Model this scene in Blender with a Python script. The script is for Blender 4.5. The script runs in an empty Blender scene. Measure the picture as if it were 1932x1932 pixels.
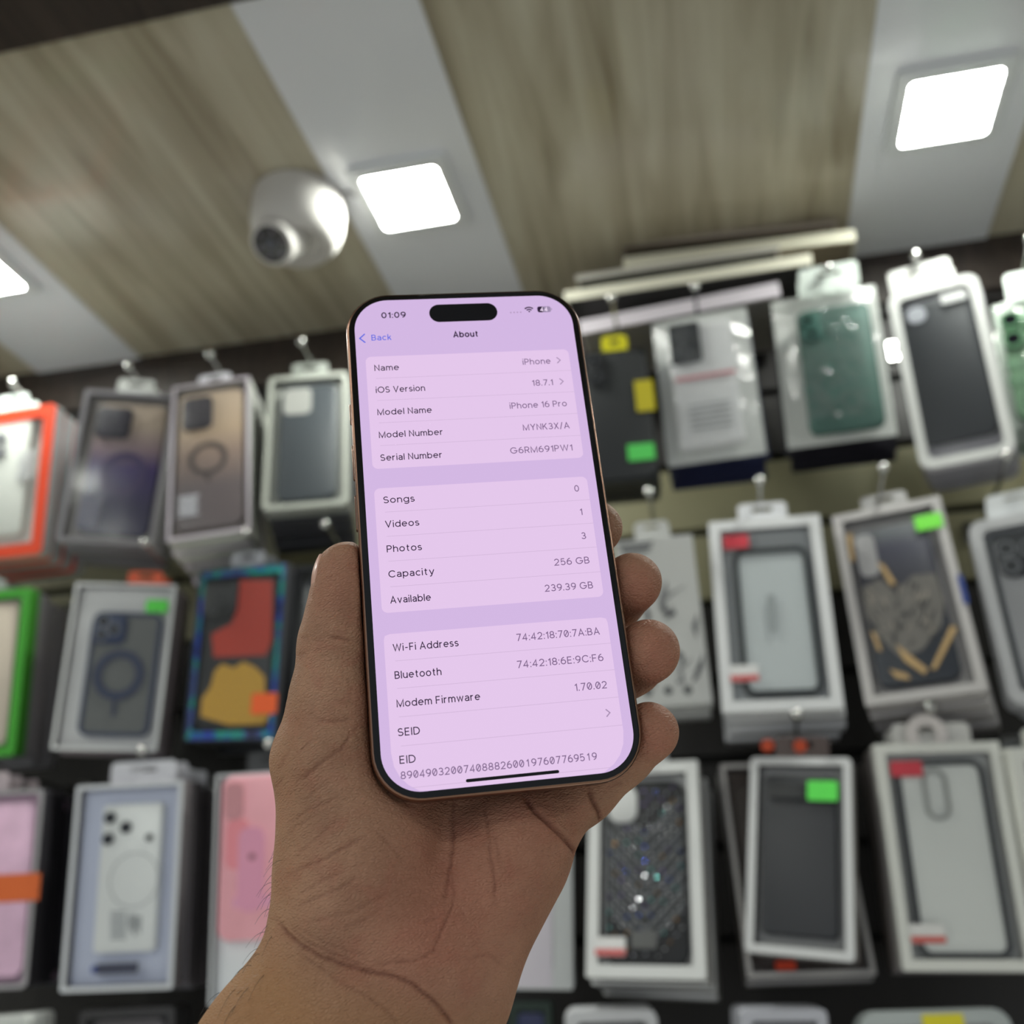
import bpy, math, random, os
import numpy as np
from mathutils import Matrix, Vector, Euler
random.seed(7); rng = np.random.default_rng(7)
C = bpy.context.scene.collection
SC = bpy.context.scene

# ------------------------------------------------------------------ camera, world, exposure
F = 1860.0
CAM = np.array([0.0, 0.0, 1.6])
_H = np.array([-9329, 929, F]); _D = np.array([454, 804, F])
_Y = _D/np.linalg.norm(_D); _X = -_H/np.linalg.norm(_H); _X = _X-_X@_Y*_Y; _X /= np.linalg.norm(_X); _Z = np.cross(_X, _Y)
M = np.array([_X, _Y, _Z])            # picture frame (x right, y down, z forward) -> room
cd = bpy.data.cameras.new('camera'); cam = bpy.data.objects.new('camera', cd); C.objects.link(cam)
cd.sensor_width = 36; cd.lens = 36*F/1932; cd.clip_start = 0.01
mw = Matrix.Identity(4)
for i in range(3):
    mw[i][0] = M[i, 0]; mw[i][1] = -M[i, 1]; mw[i][2] = -M[i, 2]; mw[i][3] = CAM[i]
cam.matrix_world = mw
cd.dof.use_dof = True; cd.dof.focus_distance = 0.270; cd.dof.aperture_fstop = cd.lens/3.5
SC.camera = cam
SC.view_settings.view_transform = 'Standard'; SC.view_settings.look = 'None'; SC.view_settings.gamma = 1
SC.view_settings.use_curve_mapping = False; SC.view_settings.exposure = 0.28
w = bpy.data.worlds.new('world'); SC.world = w; w.use_nodes = True
w.node_tree.nodes['Background'].inputs[0].default_value = (0.86, 0.93, 1.0, 1)
w.node_tree.nodes['Background'].inputs[1].default_value = 0.42
LAMP = 92.0                            # brightness of the ceiling panels
SCREEN = 0.81


def at(x, y, Y=None, Z=None):
    d = M@np.array([(x-966)/F, (y-966)/F, 1.])
    s = Y/d[1] if Y is not None else Z/d[2]
    return CAM+d*s


# ------------------------------------------------------------------ materials
def lin(c):
    return tuple(((v/255)/12.92 if v/255 <= .04045 else ((v/255+.055)/1.055)**2.4) for v in c)+(1.0,)


MATS = {}
def mat(name, col=(200, 200, 200), rough=.5, metal=0, spec=.5, coat=0, emit=None, es=1, sss=0, trans=0, nb=0, nscale=60, var=0, vscale=20):
    if name in MATS: return MATS[name]
    m = bpy.data.materials.new(name); m.use_nodes = True; nt = m.node_tree; b = nt.nodes['Principled BSDF']
    b.inputs['Base Color'].default_value = lin(col); b.inputs['Roughness'].default_value = rough
    b.inputs['Metallic'].default_value = metal; b.inputs['Specular IOR Level'].default_value = spec
    b.inputs['Coat Weight'].default_value = coat; b.inputs['Coat Roughness'].default_value = .06
    b.inputs['Transmission Weight'].default_value = trans
    if emit:
        b.inputs['Emission Color'].default_value = lin(emit); b.inputs['Emission Strength'].default_value = es
    if sss:
        b.inputs['Subsurface Weight'].default_value = sss
    tc = nt.nodes.new('ShaderNodeTexCoord')
    if nb:
        n = nt.nodes.new('ShaderNodeTexNoise'); n.inputs['Scale'].default_value = nscale; n.inputs['Detail'].default_value = 4
        nt.links.new(tc.outputs['Object'], n.inputs['Vector'])
        bp = nt.nodes.new('ShaderNodeBump'); bp.inputs['Strength'].default_value = nb; bp.inputs['Distance'].default_value = .003
        nt.links.new(n.outputs['Fac'], bp.inputs['Height']); nt.links.new(bp.outputs['Normal'], b.inputs['Normal'])
    if var:
        n = nt.nodes.new('ShaderNodeTexNoise'); n.inputs['Scale'].default_value = vscale; n.inputs['Detail'].default_value = 3
        nt.links.new(tc.outputs['Object'], n.inputs['Vector'])
        r = nt.nodes.new('ShaderNodeValToRGB'); L = lin(col)
        r.color_ramp.elements[0].position = .3; r.color_ramp.elements[1].position = .7
        r.color_ramp.elements[0].color = tuple(v*(1-var) for v in L[:3])+(1,); r.color_ramp.elements[1].color = tuple(min(1, v*(1+var)) for v in L[:3])+(1,)
        nt.links.new(n.outputs['Fac'], r.inputs['Fac']); nt.links.new(r.outputs['Color'], b.inputs['Base Color'])
    MATS[name] = m
    return m


def film(name, tint=(255, 255, 255), gloss=.10, rough=.08, haze=0.0, bump=0, bscale=30, hazecol=(235, 238, 240)):
    """clear plastic: mostly see-through, with its own sheen and a touch of milky haze"""
    if name in MATS: return MATS[name]
    m = bpy.data.materials.new(name); m.use_nodes = True; nt = m.node_tree; nt.nodes.clear()
    out = nt.nodes.new('ShaderNodeOutputMaterial'); tr = nt.nodes.new('ShaderNodeBsdfTransparent'); gl = nt.nodes.new('ShaderNodeBsdfGlossy')
    df = nt.nodes.new('ShaderNodeBsdfDiffuse'); df.inputs[0].default_value = lin(hazecol)
    tr.inputs[0].default_value = lin(tint); gl.inputs[0].default_value = (1, 1, 1, 1); gl.inputs[1].default_value = rough
    lw = nt.nodes.new('ShaderNodeLayerWeight'); lw.inputs[0].default_value = .35
    ma = nt.nodes.new('ShaderNodeMath'); ma.operation = 'MULTIPLY_ADD'; ma.inputs[1].default_value = .32; ma.inputs[2].default_value = gloss
    nt.links.new(lw.outputs['Fresnel'], ma.inputs[0])
    m1 = nt.nodes.new('ShaderNodeMixShader'); m1.inputs[0].default_value = haze
    m2 = nt.nodes.new('ShaderNodeMixShader')
    nt.links.new(tr.outputs[0], m1.inputs[1]); nt.links.new(df.outputs[0], m1.inputs[2])
    nt.links.new(ma.outputs[0], m2.inputs[0]); nt.links.new(m1.outputs[0], m2.inputs[1]); nt.links.new(gl.outputs[0], m2.inputs[2])
    nt.links.new(m2.outputs[0], out.inputs[0])
    if bump:
        tc = nt.nodes.new('ShaderNodeTexCoord')
        n = nt.nodes.new('ShaderNodeTexNoise'); n.inputs['Scale'].default_value = bscale; n.inputs['Detail'].default_value = 3; n.inputs['Distortion'].default_value = .8
        nt.links.new(tc.outputs['Object'], n.inputs['Vector'])
        bp = nt.nodes.new('ShaderNodeBump'); bp.inputs['Strength'].default_value = bump; bp.inputs['Distance'].default_value = .01
        nt.links.new(n.outputs['Fac'], bp.inputs['Height']); nt.links.new(bp.outputs['Normal'], gl.inputs['Normal'])
    MATS[name] = m
    return m


def streak_mat(name, stops, sx, sy, sz, rough=.3, coat=0, dist=1.2, rz=0, extra=0):
    """long grain: noise stretched along one axis"""
    m = bpy.data.materials.new(name); m.use_nodes = True; nt = m.node_tree; b = nt.nodes['Principled BSDF']
    tc = nt.nodes.new('ShaderNodeTexCoord'); mp = nt.nodes.new('ShaderNodeMapping'); mp.inputs['Scale'].default_value = (sx, sy, sz); mp.inputs['Rotation'].default_value = (0, 0, rz)
    n = nt.nodes.new('ShaderNodeTexNoise'); n.inputs['Scale'].default_value = 1; n.inputs['Detail'].default_value = 6; n.inputs['Roughness'].default_value = .6; n.inputs['Distortion'].default_value = dist
    r = nt.nodes.new('ShaderNodeValToRGB')
    while len(r.color_ramp.elements) < len(stops): r.color_ramp.elements.new(.5)
    for e, (p, c) in zip(r.color_ramp.elements, stops): e.position = p; e.color = lin(c)
    nt.links.new(tc.outputs['Object'], mp.inputs['Vector']); nt.links.new(mp.outputs['Vector'], n.inputs['Vector'])
    nt.links.new(n.outputs['Fac'], r.inputs['Fac']); nt.links.new(r.outputs['Color'], b.inputs['Base Color'])
    b.inputs['Roughness'].default_value = rough; b.inputs['Coat Weight'].default_value = coat; b.inputs['Coat Roughness'].default_value = .12
    MATS[name] = m
    return m


# ------------------------------------------------------------------ mesh helpers
def rr(w, h, r, n=8, cx=0, cz=0):
    """rounded rectangle outline, counter-clockwise"""
    r = max(1e-5, min(r, w/2-1e-6, h/2-1e-6)); P = []
    for k, (sx, sz) in enumerate(((1, 1), (-1, 1), (-1, -1), (1, -1))):
        for i in range(n+1):
            a = math.pi/2*(k+i/n); P.append((cx+sx*(w/2-r)+r*math.cos(a), cz+sz*(h/2-r)+r*math.sin(a)))
    return P


class MB:
    def __init__(s): s.v = []; s.f = []; s.m = []; s.mats = []
    def mi(s, m):
        if m not in s.mats: s.mats.append(m)
        return s.mats.index(m)
    def add(s, vs, fs, m):
        o = len(s.v); k = s.mi(m); s.v += [tuple(map(float, p)) for p in vs]
        for f in fs: s.f.append(tuple(i+o for i in f)); s.m.append(k)
    def box(s, x0, x1, y0, y1, z0, z1, m):
        vs = [(x, y, z) for x in (x0, x1) for y in (y0, y1) for z in (z0, z1)]
        s.add(vs, [(0, 1, 3, 2), (4, 6, 7, 5), (0, 4, 5, 1), (2, 3, 7, 6), (0, 2, 6, 4), (1, 5, 7, 3)], m)
    def loft(s, loops, m, cap0=True, cap1=True):
        n = len(loops[0]); vs = [p for l in loops for p in l]; fs = []
        for k in range(len(loops)-1):
            for i in range(n):
                j = (i+1) % n; fs.append((k*n+i, k*n+j, (k+1)*n+j, (k+1)*n+i))
        if cap0: fs.append(tuple(range(n-1, -1, -1)))
        if cap1: fs.append(tuple((len(loops)-1)*n+i for i in range(n)))
        s.add(vs, fs, m)
    def prism(s, out, y0, y1, m, bev=0):
        """outline in xz pushed from y0 (front) to y1"""
        if bev:
            cx = sum(p[0] for p in out)/len(out); cz = sum(p[1] for p in out)/len(out)
            mx = max(abs(p[0]-cx) for p in out); mz = max(abs(p[1]-cz) for p in out)
            kx = 1-bev/mx; kz = 1-bev/mz
            inn = [(cx+(x-cx)*kx, cz+(z-cz)*kz) for x, z in out]; k2 = [(cx+(x-cx)*(1-.3*bev/mx), cz+(z-cz)*(1-.3*bev/mz)) for x, z in out]
            s.loft([[(x, y0, z) for x, z in inn], [(x, y0+bev*.3, z) for x, z in k2], [(x, y0+bev, z) for x, z in out], [(x, y1, z) for x, z in out]], m)
        else: s.loft([[(x, y0, z) for x, z in out], [(x, y1, z) for x, z in out]], m)
    def ring(s, out, inn, y0, y1, m):
        """closed band between two outlines with the same number of points"""
        L = [[(x, y0, z) for x, z in out], [(x, y1, z) for x, z in out], [(x, y1, z) for x, z in inn], [(x, y0, z) for x, z in inn]]
        s.loft(L+[L[0]], m, False, False)
    def circ(s, cx, cz, r, n=28): return [(cx+r*math.cos(2*math.pi*i/n), cz+r*math.sin(2*math.pi*i/n)) for i in range(n)]
    def tube(s, pts, r, m, n=8, r1=None):
        pts = [Vector(p) for p in pts]; L = []; up = Vector((.3, .2, .93)).normalized()
        for i, p in enumerate(pts):
            t = (pts[min(i+1, len(pts)-1)]-pts[max(i-1, 0)]).normalized(); a = t.cross(up)
            if a.length < .05: a = t.cross(Vector((1, 0, 0)))
            a.normalize(); b = t.cross(a); q = r if r1 is None else r+(r1-r)*i/(len(pts)-1)
            L.append([p+a*q*math.cos(2*math.pi*k/n)+b*q*math.sin(2*math.pi*k/n) for k in range(n)])
        s.loft(L, m)
    def ball(s, c, r, m, n=14, sc=(1, 1, 1)):
        L = []
        for i in range(1, n):
            a = math.pi*i/n; L.append([(c[0]+sc[0]*r*math.sin(a)*math.cos(2*math.pi*k/(2*n)), c[1]+sc[1]*r*math.sin(a)*math.sin(2*math.pi*k/(2*n)), c[2]+sc[2]*r*math.cos(a)) for k in range(2*n)])
        s.loft(L, m)
    def build(s, name, parent=None, smooth=False, label=None, fix=True):
        me = bpy.data.meshes.new(name); me.from_pydata(s.v, [], s.f)
        for m in s.mats: me.materials.append(m)
        me.polygons.foreach_set('material_index', s.m)
        if fix:
            import bmesh
            bm = bmesh.new(); bm.from_mesh(me); bmesh.ops.recalc_face_normals(bm, faces=bm.faces); bm.to_mesh(me); bm.free()
        if smooth:
            me.polygons.foreach_set('use_smooth', [True]*len(me.polygons))
            try: me.set_sharp_from_angle(angle=math.radians(38))
            except Exception: pass
        o = bpy.data.objects.new(name, me); C.objects.link(o)
        if parent: o.parent = parent
        if label: o['label'] = label
        return o


def thing(name, label, cat, mtx=None, loc=None, group=None):
    o = bpy.data.objects.new(name, None); C.objects.link(o); o.empty_display_size = .02
    if mtx is not None: o.matrix_world = mtx
    if loc is not None: o.location = loc
    o['label'] = label; o['category'] = cat
    if group: o['group'] = group
    return o


def struct(o): o['kind'] = 'structure'; return o
def frame_mtx(ex, ey, ez, c):
    m = Matrix.Identity(4)
    for i in range(3): m[i][0] = ex[i]; m[i][1] = ey[i]; m[i][2] = ez[i]; m[i][3] = c[i]
    return m


# ------------------------------------------------------------------ the room
ZC = 2.501; YW = 1.25
wood = streak_mat('wood_laminate', [(.28, (142, 130, 108)), (.42, (172, 162, 140)), (.55, (190, 182, 160)), (.72, (208, 202, 182))], 26, 1.6, 10, rough=.32, coat=.35, dist=.9)
darkwood = streak_mat('dark_wood', [(.3, (34, 28, 24)), (.6, (58, 48, 42)), (.75, (72, 60, 54))], 60, 3, 10, rough=.45)
white_lam = mat('white_laminate', (236, 237, 242), .22, coat=.4, var=.03, vscale=3)
floor_m = mat('floor_tile', (222, 218, 210), .35, var=.05, vscale=4)
paint = mat('wall_paint', (214, 212, 206), .7)
b = MB(); b.box(-2.4, 2.4, .648, 1.30, ZC, ZC+.04, wood); b.box(-2.4, 2.4, -2.2, .648, ZC, ZC+.04, wood); struct(b.build('ceiling'))
b = MB(); b.box(-2.4, 2.4, .18, .648, ZC-.006, ZC, darkwood); struct(b.build('trim_1'))
k = 2
for x0 in (-1.755, -1.095, -.436, .224, .884, 1.54):
    b = MB(); b.box(x0, x0+.193, .648, 1.26, ZC-.003, ZC, white_lam); struct(b.build('trim_%d' % k)); k += 1
    b = MB(); b.box(x0, x0+.193, -2.2, .18, ZC-.003, ZC, white_lam); struct(b.build('trim_%d' % k)); k += 1
b = MB(); b.box(-2.4, 2.4, -2.2, 1.3, -.04, 0, floor_m); struct(b.build('floor'))
b = MB(); b.box(-2.44, -2.4, -2.2, 1.3, 0, ZC, paint); struct(b.build('wall_left'))
b = MB(); b.box(2.4, 2.44, -2.2, 1.3, 0, ZC, paint); struct(b.build('wall_right'))
# slatted display wall: olive band, dark boards with shade painted into their colour, dark timber strip under the ceiling
olive = mat('olive_slatwall', (136, 131, 102), .5, var=.06, vscale=6); groove = mat('slat_groove', (40, 38, 32), .6)
shaded_board = mat('dark_board_shade', (30, 26, 25), .55)
b = MB(); z = 0
b.box(-2.4, 2.4, YW+.012, YW+.05, 0, ZC, groove)
while z < ZC-.08:
    z1 = min(z+.094, ZC-.08); b.box(-2.4, 2.4, YW, YW+.012, z+.006, z1, olive if 1.98 < z < 2.19 else shaded_board); z += .1
b.box(-2.4, 2.4, YW-.012, YW+.012, ZC-.085, ZC, darkwood)
struct(b.build('wall_back'))


# white counter added unseen below the picture to bounce light onto the ceiling
b = MB(); ct = mat('counter_top', (246, 246, 244), .3); cg = mat('counter_panel', (150, 150, 152), .4)
t = thing('bounce_counter', 'added white counter, unseen below the picture, bouncing light up to the ceiling', 'counter', loc=(0, .62, 0))
b.box(-2.3, 2.3, -.26, .26, .93, .96, ct); b.build('countertop', t); b = MB(); b.box(-2.28, 2.28, -.22, .24, .06, .93, cg); b.build('counter_body', t); b = MB(); b.box(-2.28, 2.28, -.18, .22, 0, .06, cg); b.build('plinth', t)
# ceiling lights
lampm = mat('lamp_diffuser', (255, 255, 255), .5, emit=(250, 255, 246), es=LAMP)
lampf = mat('lamp_frame', (222, 224, 226), .3, coat=.3)
NX = [-1.755, -1.095, -.436, .224, .884, 1.54]
names = {(-.436, 0): 'lit square ceiling light beside the white dome camera', (.224, 0): 'lit square ceiling light at the upper right, on the right white strip', (-1.095, 0): 'lit square ceiling light cut off by the left picture edge'}
proto = None
for j, dy in enumerate((.965, -.30, -1.05)):
    for ix, x0 in enumerate(NX):
        if (j == 1 and ix in (2, 3, 4)) or (j == 2 and ix in (3, 4)): continue
        lab = names.get((x0, j), 'unseen square ceiling light, %s row from the display wall, %s strip from the left' % (('first', 'second', 'third')[j], ('first', 'second', 'third', 'fourth', 'fifth', 'sixth')[ix]))
        t = thing('ceiling_light', lab, 'ceiling light', loc=(x0+.0965+(-.003 if x0 == -.436 else .0), dy, ZC-.003), group='square ceiling lights')
        if (x0, j) in names: del t['group']
        if proto is None:
            b = MB(); o_ = rr(.132, .132, .008, 4); i_ = rr(.100, .100, .006, 4)
            L = [[(x, y, 0) for x, y in o_], [(x, y, -.007) for x, y in o_], [(x*.96, y*.96, -.010) for x, y in o_], [(x, y, -.010) for x, y in i_], [(x, y, -.004) for x, y in i_]]
            b.loft(L, lampf, False, False); fr = b.build('light_frame', t, smooth=True)
            b = MB(); b.add([(x, y, -.0065) for x, y in i_], [tuple(range(len(i_)))[::-1]], lampm); di = b.build('diffuser', t, fix=False)
            proto = (fr, di)
        else:
            for p_ in proto:
                c_ = p_.copy(); C.objects.link(c_); c_.parent = t

# dome camera on the ceiling
camw = mat('camera_white', (208, 204, 200), .55, spec=.3); lensk = mat('camera_glass', (10, 12, 18), .08, coat=1)
cc = np.array([-.488, .945, ZC])
t = thing('security_camera', 'white dome security camera on the wood-look ceiling, lens turned to the left', 'security camera', loc=cc)
def lathe(b, prof, m, n=40, cap0=True, cap1=True): b.loft([[(r*math.cos(2*math.pi*k/n), r*math.sin(2*math.pi*k/n), z) for k in range(n)] for r, z in prof], m, cap0, cap1)
b = MB(); lathe(b, [(.055, 0), (.060, -.004), (.061, -.02), (.060, -.045), (.056, -.062), (.048, -.074), (.040, -.077), (.036, -.066)], camw); b.build('housing', t, True)
ed = Vector((-.10, -.58, -.80)).normalized(); ec = Vector((-.012, -.012, -.066))
b = MB(); b.ball(ec, .036, camw, 20); eye = b.build('eyeball', t, True)
q = ed.to_track_quat('Z', 'Y').to_matrix()
def disc_stack(prof, m, nm, par, n=32):
    b = MB(); b.loft([[tuple(ec+q@Vector((r*math.cos(2*math.pi*k/n), r*math.sin(2*math.pi*k/n), z))) for k in range(n)] for r, z in prof], m); return b.build(nm, par, True)
disc_stack([(.029, .018), (.030, .030), (.028, .037), (.024, .0385)], camw, 'lens_shroud', t)
disc_stack([(.0235, .030), (.0235, .0388), (.0225, .0392)], lensk, 'front_glass', t)
g = disc_stack([(.0085, .039), (.0085, .0405), (.006, .042), (.002, .0425)], mat('lens_bead', (60, 62, 74), .08, coat=1), 'lens', t)
b = MB()
for a_ in range(6):
    cx_, cy_ = .0165*math.cos(a_*1.047), .0165*math.sin(a_*1.047); b.ball(ec+q@Vector((cx_, cy_, .0392)), .0028, mat('infrared_bead', (120, 110, 130), .2), 6)
b.build('infrared_lamp', t, True)
b = MB(); b.tube([(.05, 0, -.004), (.07, -.004, -.004), (.095, .03, -.004), (.12, .045, -.0035), (.135, .03, -.003)], .0028, mat('grey_cable', (120, 118, 122), .5)); b.build('cable', t, True)

# ------------------------------------------------------------------ smartphone
Rp = np.array([[0.98767693, 0.10774336, -0.11351493], [-0.06164689, 0.93449415, 0.35059997], [0.14385386, -0.33928166, 0.92962037]])
tp = np.array([-7.43647579, 1.97897296, 278.29546826])/1000
Wp = M@Rp
PH = frame_mtx(Wp[:, 0], -Wp[:, 1], -Wp[:, 2], CAM+M@tp)
mm = .001
ph = thing('smartphone', 'gold-edged smartphone with its lit lilac settings page, gripped in the hand', 'smartphone', mtx=PH)
gold = mat('rose_gold_metal', (150, 116, 100), .25, metal=1)
blackglass = mat('black_glass', (4, 4, 6), .10, spec=.35)
def plan(wd, hg, r, z, n=10): return [(x, y, z) for x, y in rr(wd*mm, hg*mm, r*mm, n)]
BW, BH = 71.6, 149.6
b = MB(); prof = [(1.6, -8.25), (.6, -8.05), (.12, -7.5), (0, -6.8), (0, -1.5), (.1, -.75), (.38, -.25), (.8, -.02)]
b.loft([plan(BW-2*i, BH-2*i, 13.0-i, z*mm) for i, z in prof], gold); b.build('metal_frame', ph, True)
b = MB(); b.loft([plan(BW-1.3, BH-1.3, 12.4, -.2*mm), plan(BW-1.7, BH-1.7, 12.2, .06*mm), plan(BW-2.5, BH-2.5, 11.8, .12*mm)], blackglass); glass = b.build('front_glass', ph, True)
b = MB(); b.loft([plan(BW-3, BH-3, 11.6, -8.4*mm), plan(BW-3, BH-3, 11.6, -8.2*mm)], mat('back_glass', (190, 160, 146), .4)); b.build('back_glass', ph, True)
def onback(x, y): return (x*mm, y*mm)
b = MB(); b.loft([[(x, y, -8.2*mm) for x, y in rr(36*mm, 37*mm, 9*mm, 8, 15*mm, 53*mm)], [(x, y, -9.9*mm) for x, y in rr(35*mm, 36*mm, 9*mm, 8, 15*mm, 53*mm)]], mat('camera_plateau', (186, 158, 146), .25, coat=.5)); plat = b.build('camera_plateau', ph, True)
for lx, ly in ((23, 61.5), (23, 44.5), (7.5, 53)):
    b = MB(); b.loft([[(lx*mm+r*mm*math.cos(a*.2094), ly*mm+r*mm*math.sin(a*.2094), z*mm) for a in range(30)] for r, z in ((7.6, -9.8), (7.6, -11.6), (7.0, -12), (5.5, -11.9), (5.2, -11.5))], blackglass); b.build('lens', plat, True)
# side keys
for sx, cy, ln in ((-1, 36.5, 6.5), (-1, 21.0, 11.0), (-1, 5.5, 11.0), (1, 15.5, 17.0), (1, -28, 14)):
    b = MB(); x0 = sx*(BW/2-.3)*mm; x1 = sx*(BW/2+(.45 if not (sx == 1 and cy < 0) else .05))*mm
    o_ = rr(ln*mm, 2.6*mm, 1.3*mm, 5); b.loft([[(x0, cy*mm+u, -4.1*mm+v) for u, v in o_], [(x1-sx*.15*mm, cy*mm+u, -4.1*mm+v) for u, v in o_], [(x1, cy*mm+u*.96, -4.1*mm+v*.8) for u, v in o_]], gold); b.build('side_button', ph, True)

# screen: flat display showing the page (coordinates in screen points, 402 x 874)
PT = 66.57/402*mm
def px(u, v): return ((u-201)*PT, (437-v)*PT)
def emi(name, c, k=1.0):
    m = mat(name, (8, 8, 8), .3, spec=.25, emit=c, es=SCREEN*k); return m
S_bg = emi('screen_lilac', (212, 184, 228)); S_card = emi('screen_card', (229, 200, 236)); S_ink = emi('screen_ink', (44, 26, 56)); S_grey = emi('screen_grey', (128, 102, 140))
S_line = emi('screen_line', (205, 178, 212)); S_blue = emi('screen_blue', (88, 104, 226)); S_black = emi('screen_black', (5, 5, 9)); S_faint = emi('screen_faint', (168, 142, 178)); S_white = emi('screen_white', (244, 224, 250)); S_bat = emi('screen_battery', (158, 140, 172))
sb = MB()
def flat(pts, z, m): sb.add([(x, y, z*mm) for x, y in pts], [tuple(range(len(pts)))], m)
flat(rr(402*PT, 874*PT, 62*PT, 14), .15, S_bg)
def card(v0, v1, rt=10, rb=10):
    P = []
    for k, (u, v, r, a0) in enumerate(((386, v0, rt, 90), (16, v0, rt, 180))): pass
    def arc(cu, cv, r, a0, a1): return [px(cu+r*math.cos(math.radians(a0+(a1-a0)*i/6)), cv-r*math.sin(math.radians(a0+(a1-a0)*i/6))) for i in range(7)]
    P = arc(386-rt, v0+rt, rt, 0, 90)+arc(16+rt, v0+rt, rt, 90, 180)
    P += (arc(16+rb, v1-rb, rb, 180, 270)+arc(386-rb, v1-rb, rb, 270, 360)) if rb else [px(16, v1), px(386, v1)]
    flat(P, .18, S_card)
card(116, 334); card(370, 588.5); 
# the third card runs into the rounded bottom of the display
flat([px(26, 624)]+[px(18, 626.6)]+[px(16, 634), px(16, 812), px(19, 832), px(27, 849), px(39, 862), px(56, 872.5), px(80, 873.5), px(322, 873.5), px(346, 872.5), px(363, 862), px(375, 849), px(383, 832), px(386, 812), px(386, 634), px(384, 626.6), px(376, 624)], .18, S_card)
def line(v, u0=32): flat([px(u0, v-.35), px(386, v-.35), px(386, v+.35), px(u0, v+.35)], .2, S_line)
for v in (160, 203.6, 247.3, 290.7, 413.8, 457.3, 500.9, 545, 668.5, 712.8, 757.6, 802.6): line(v)
flat([px(45, 866.2), px(357, 866.2), px(357, 866.9), px(45, 866.9)], .2, S_line)
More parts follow.
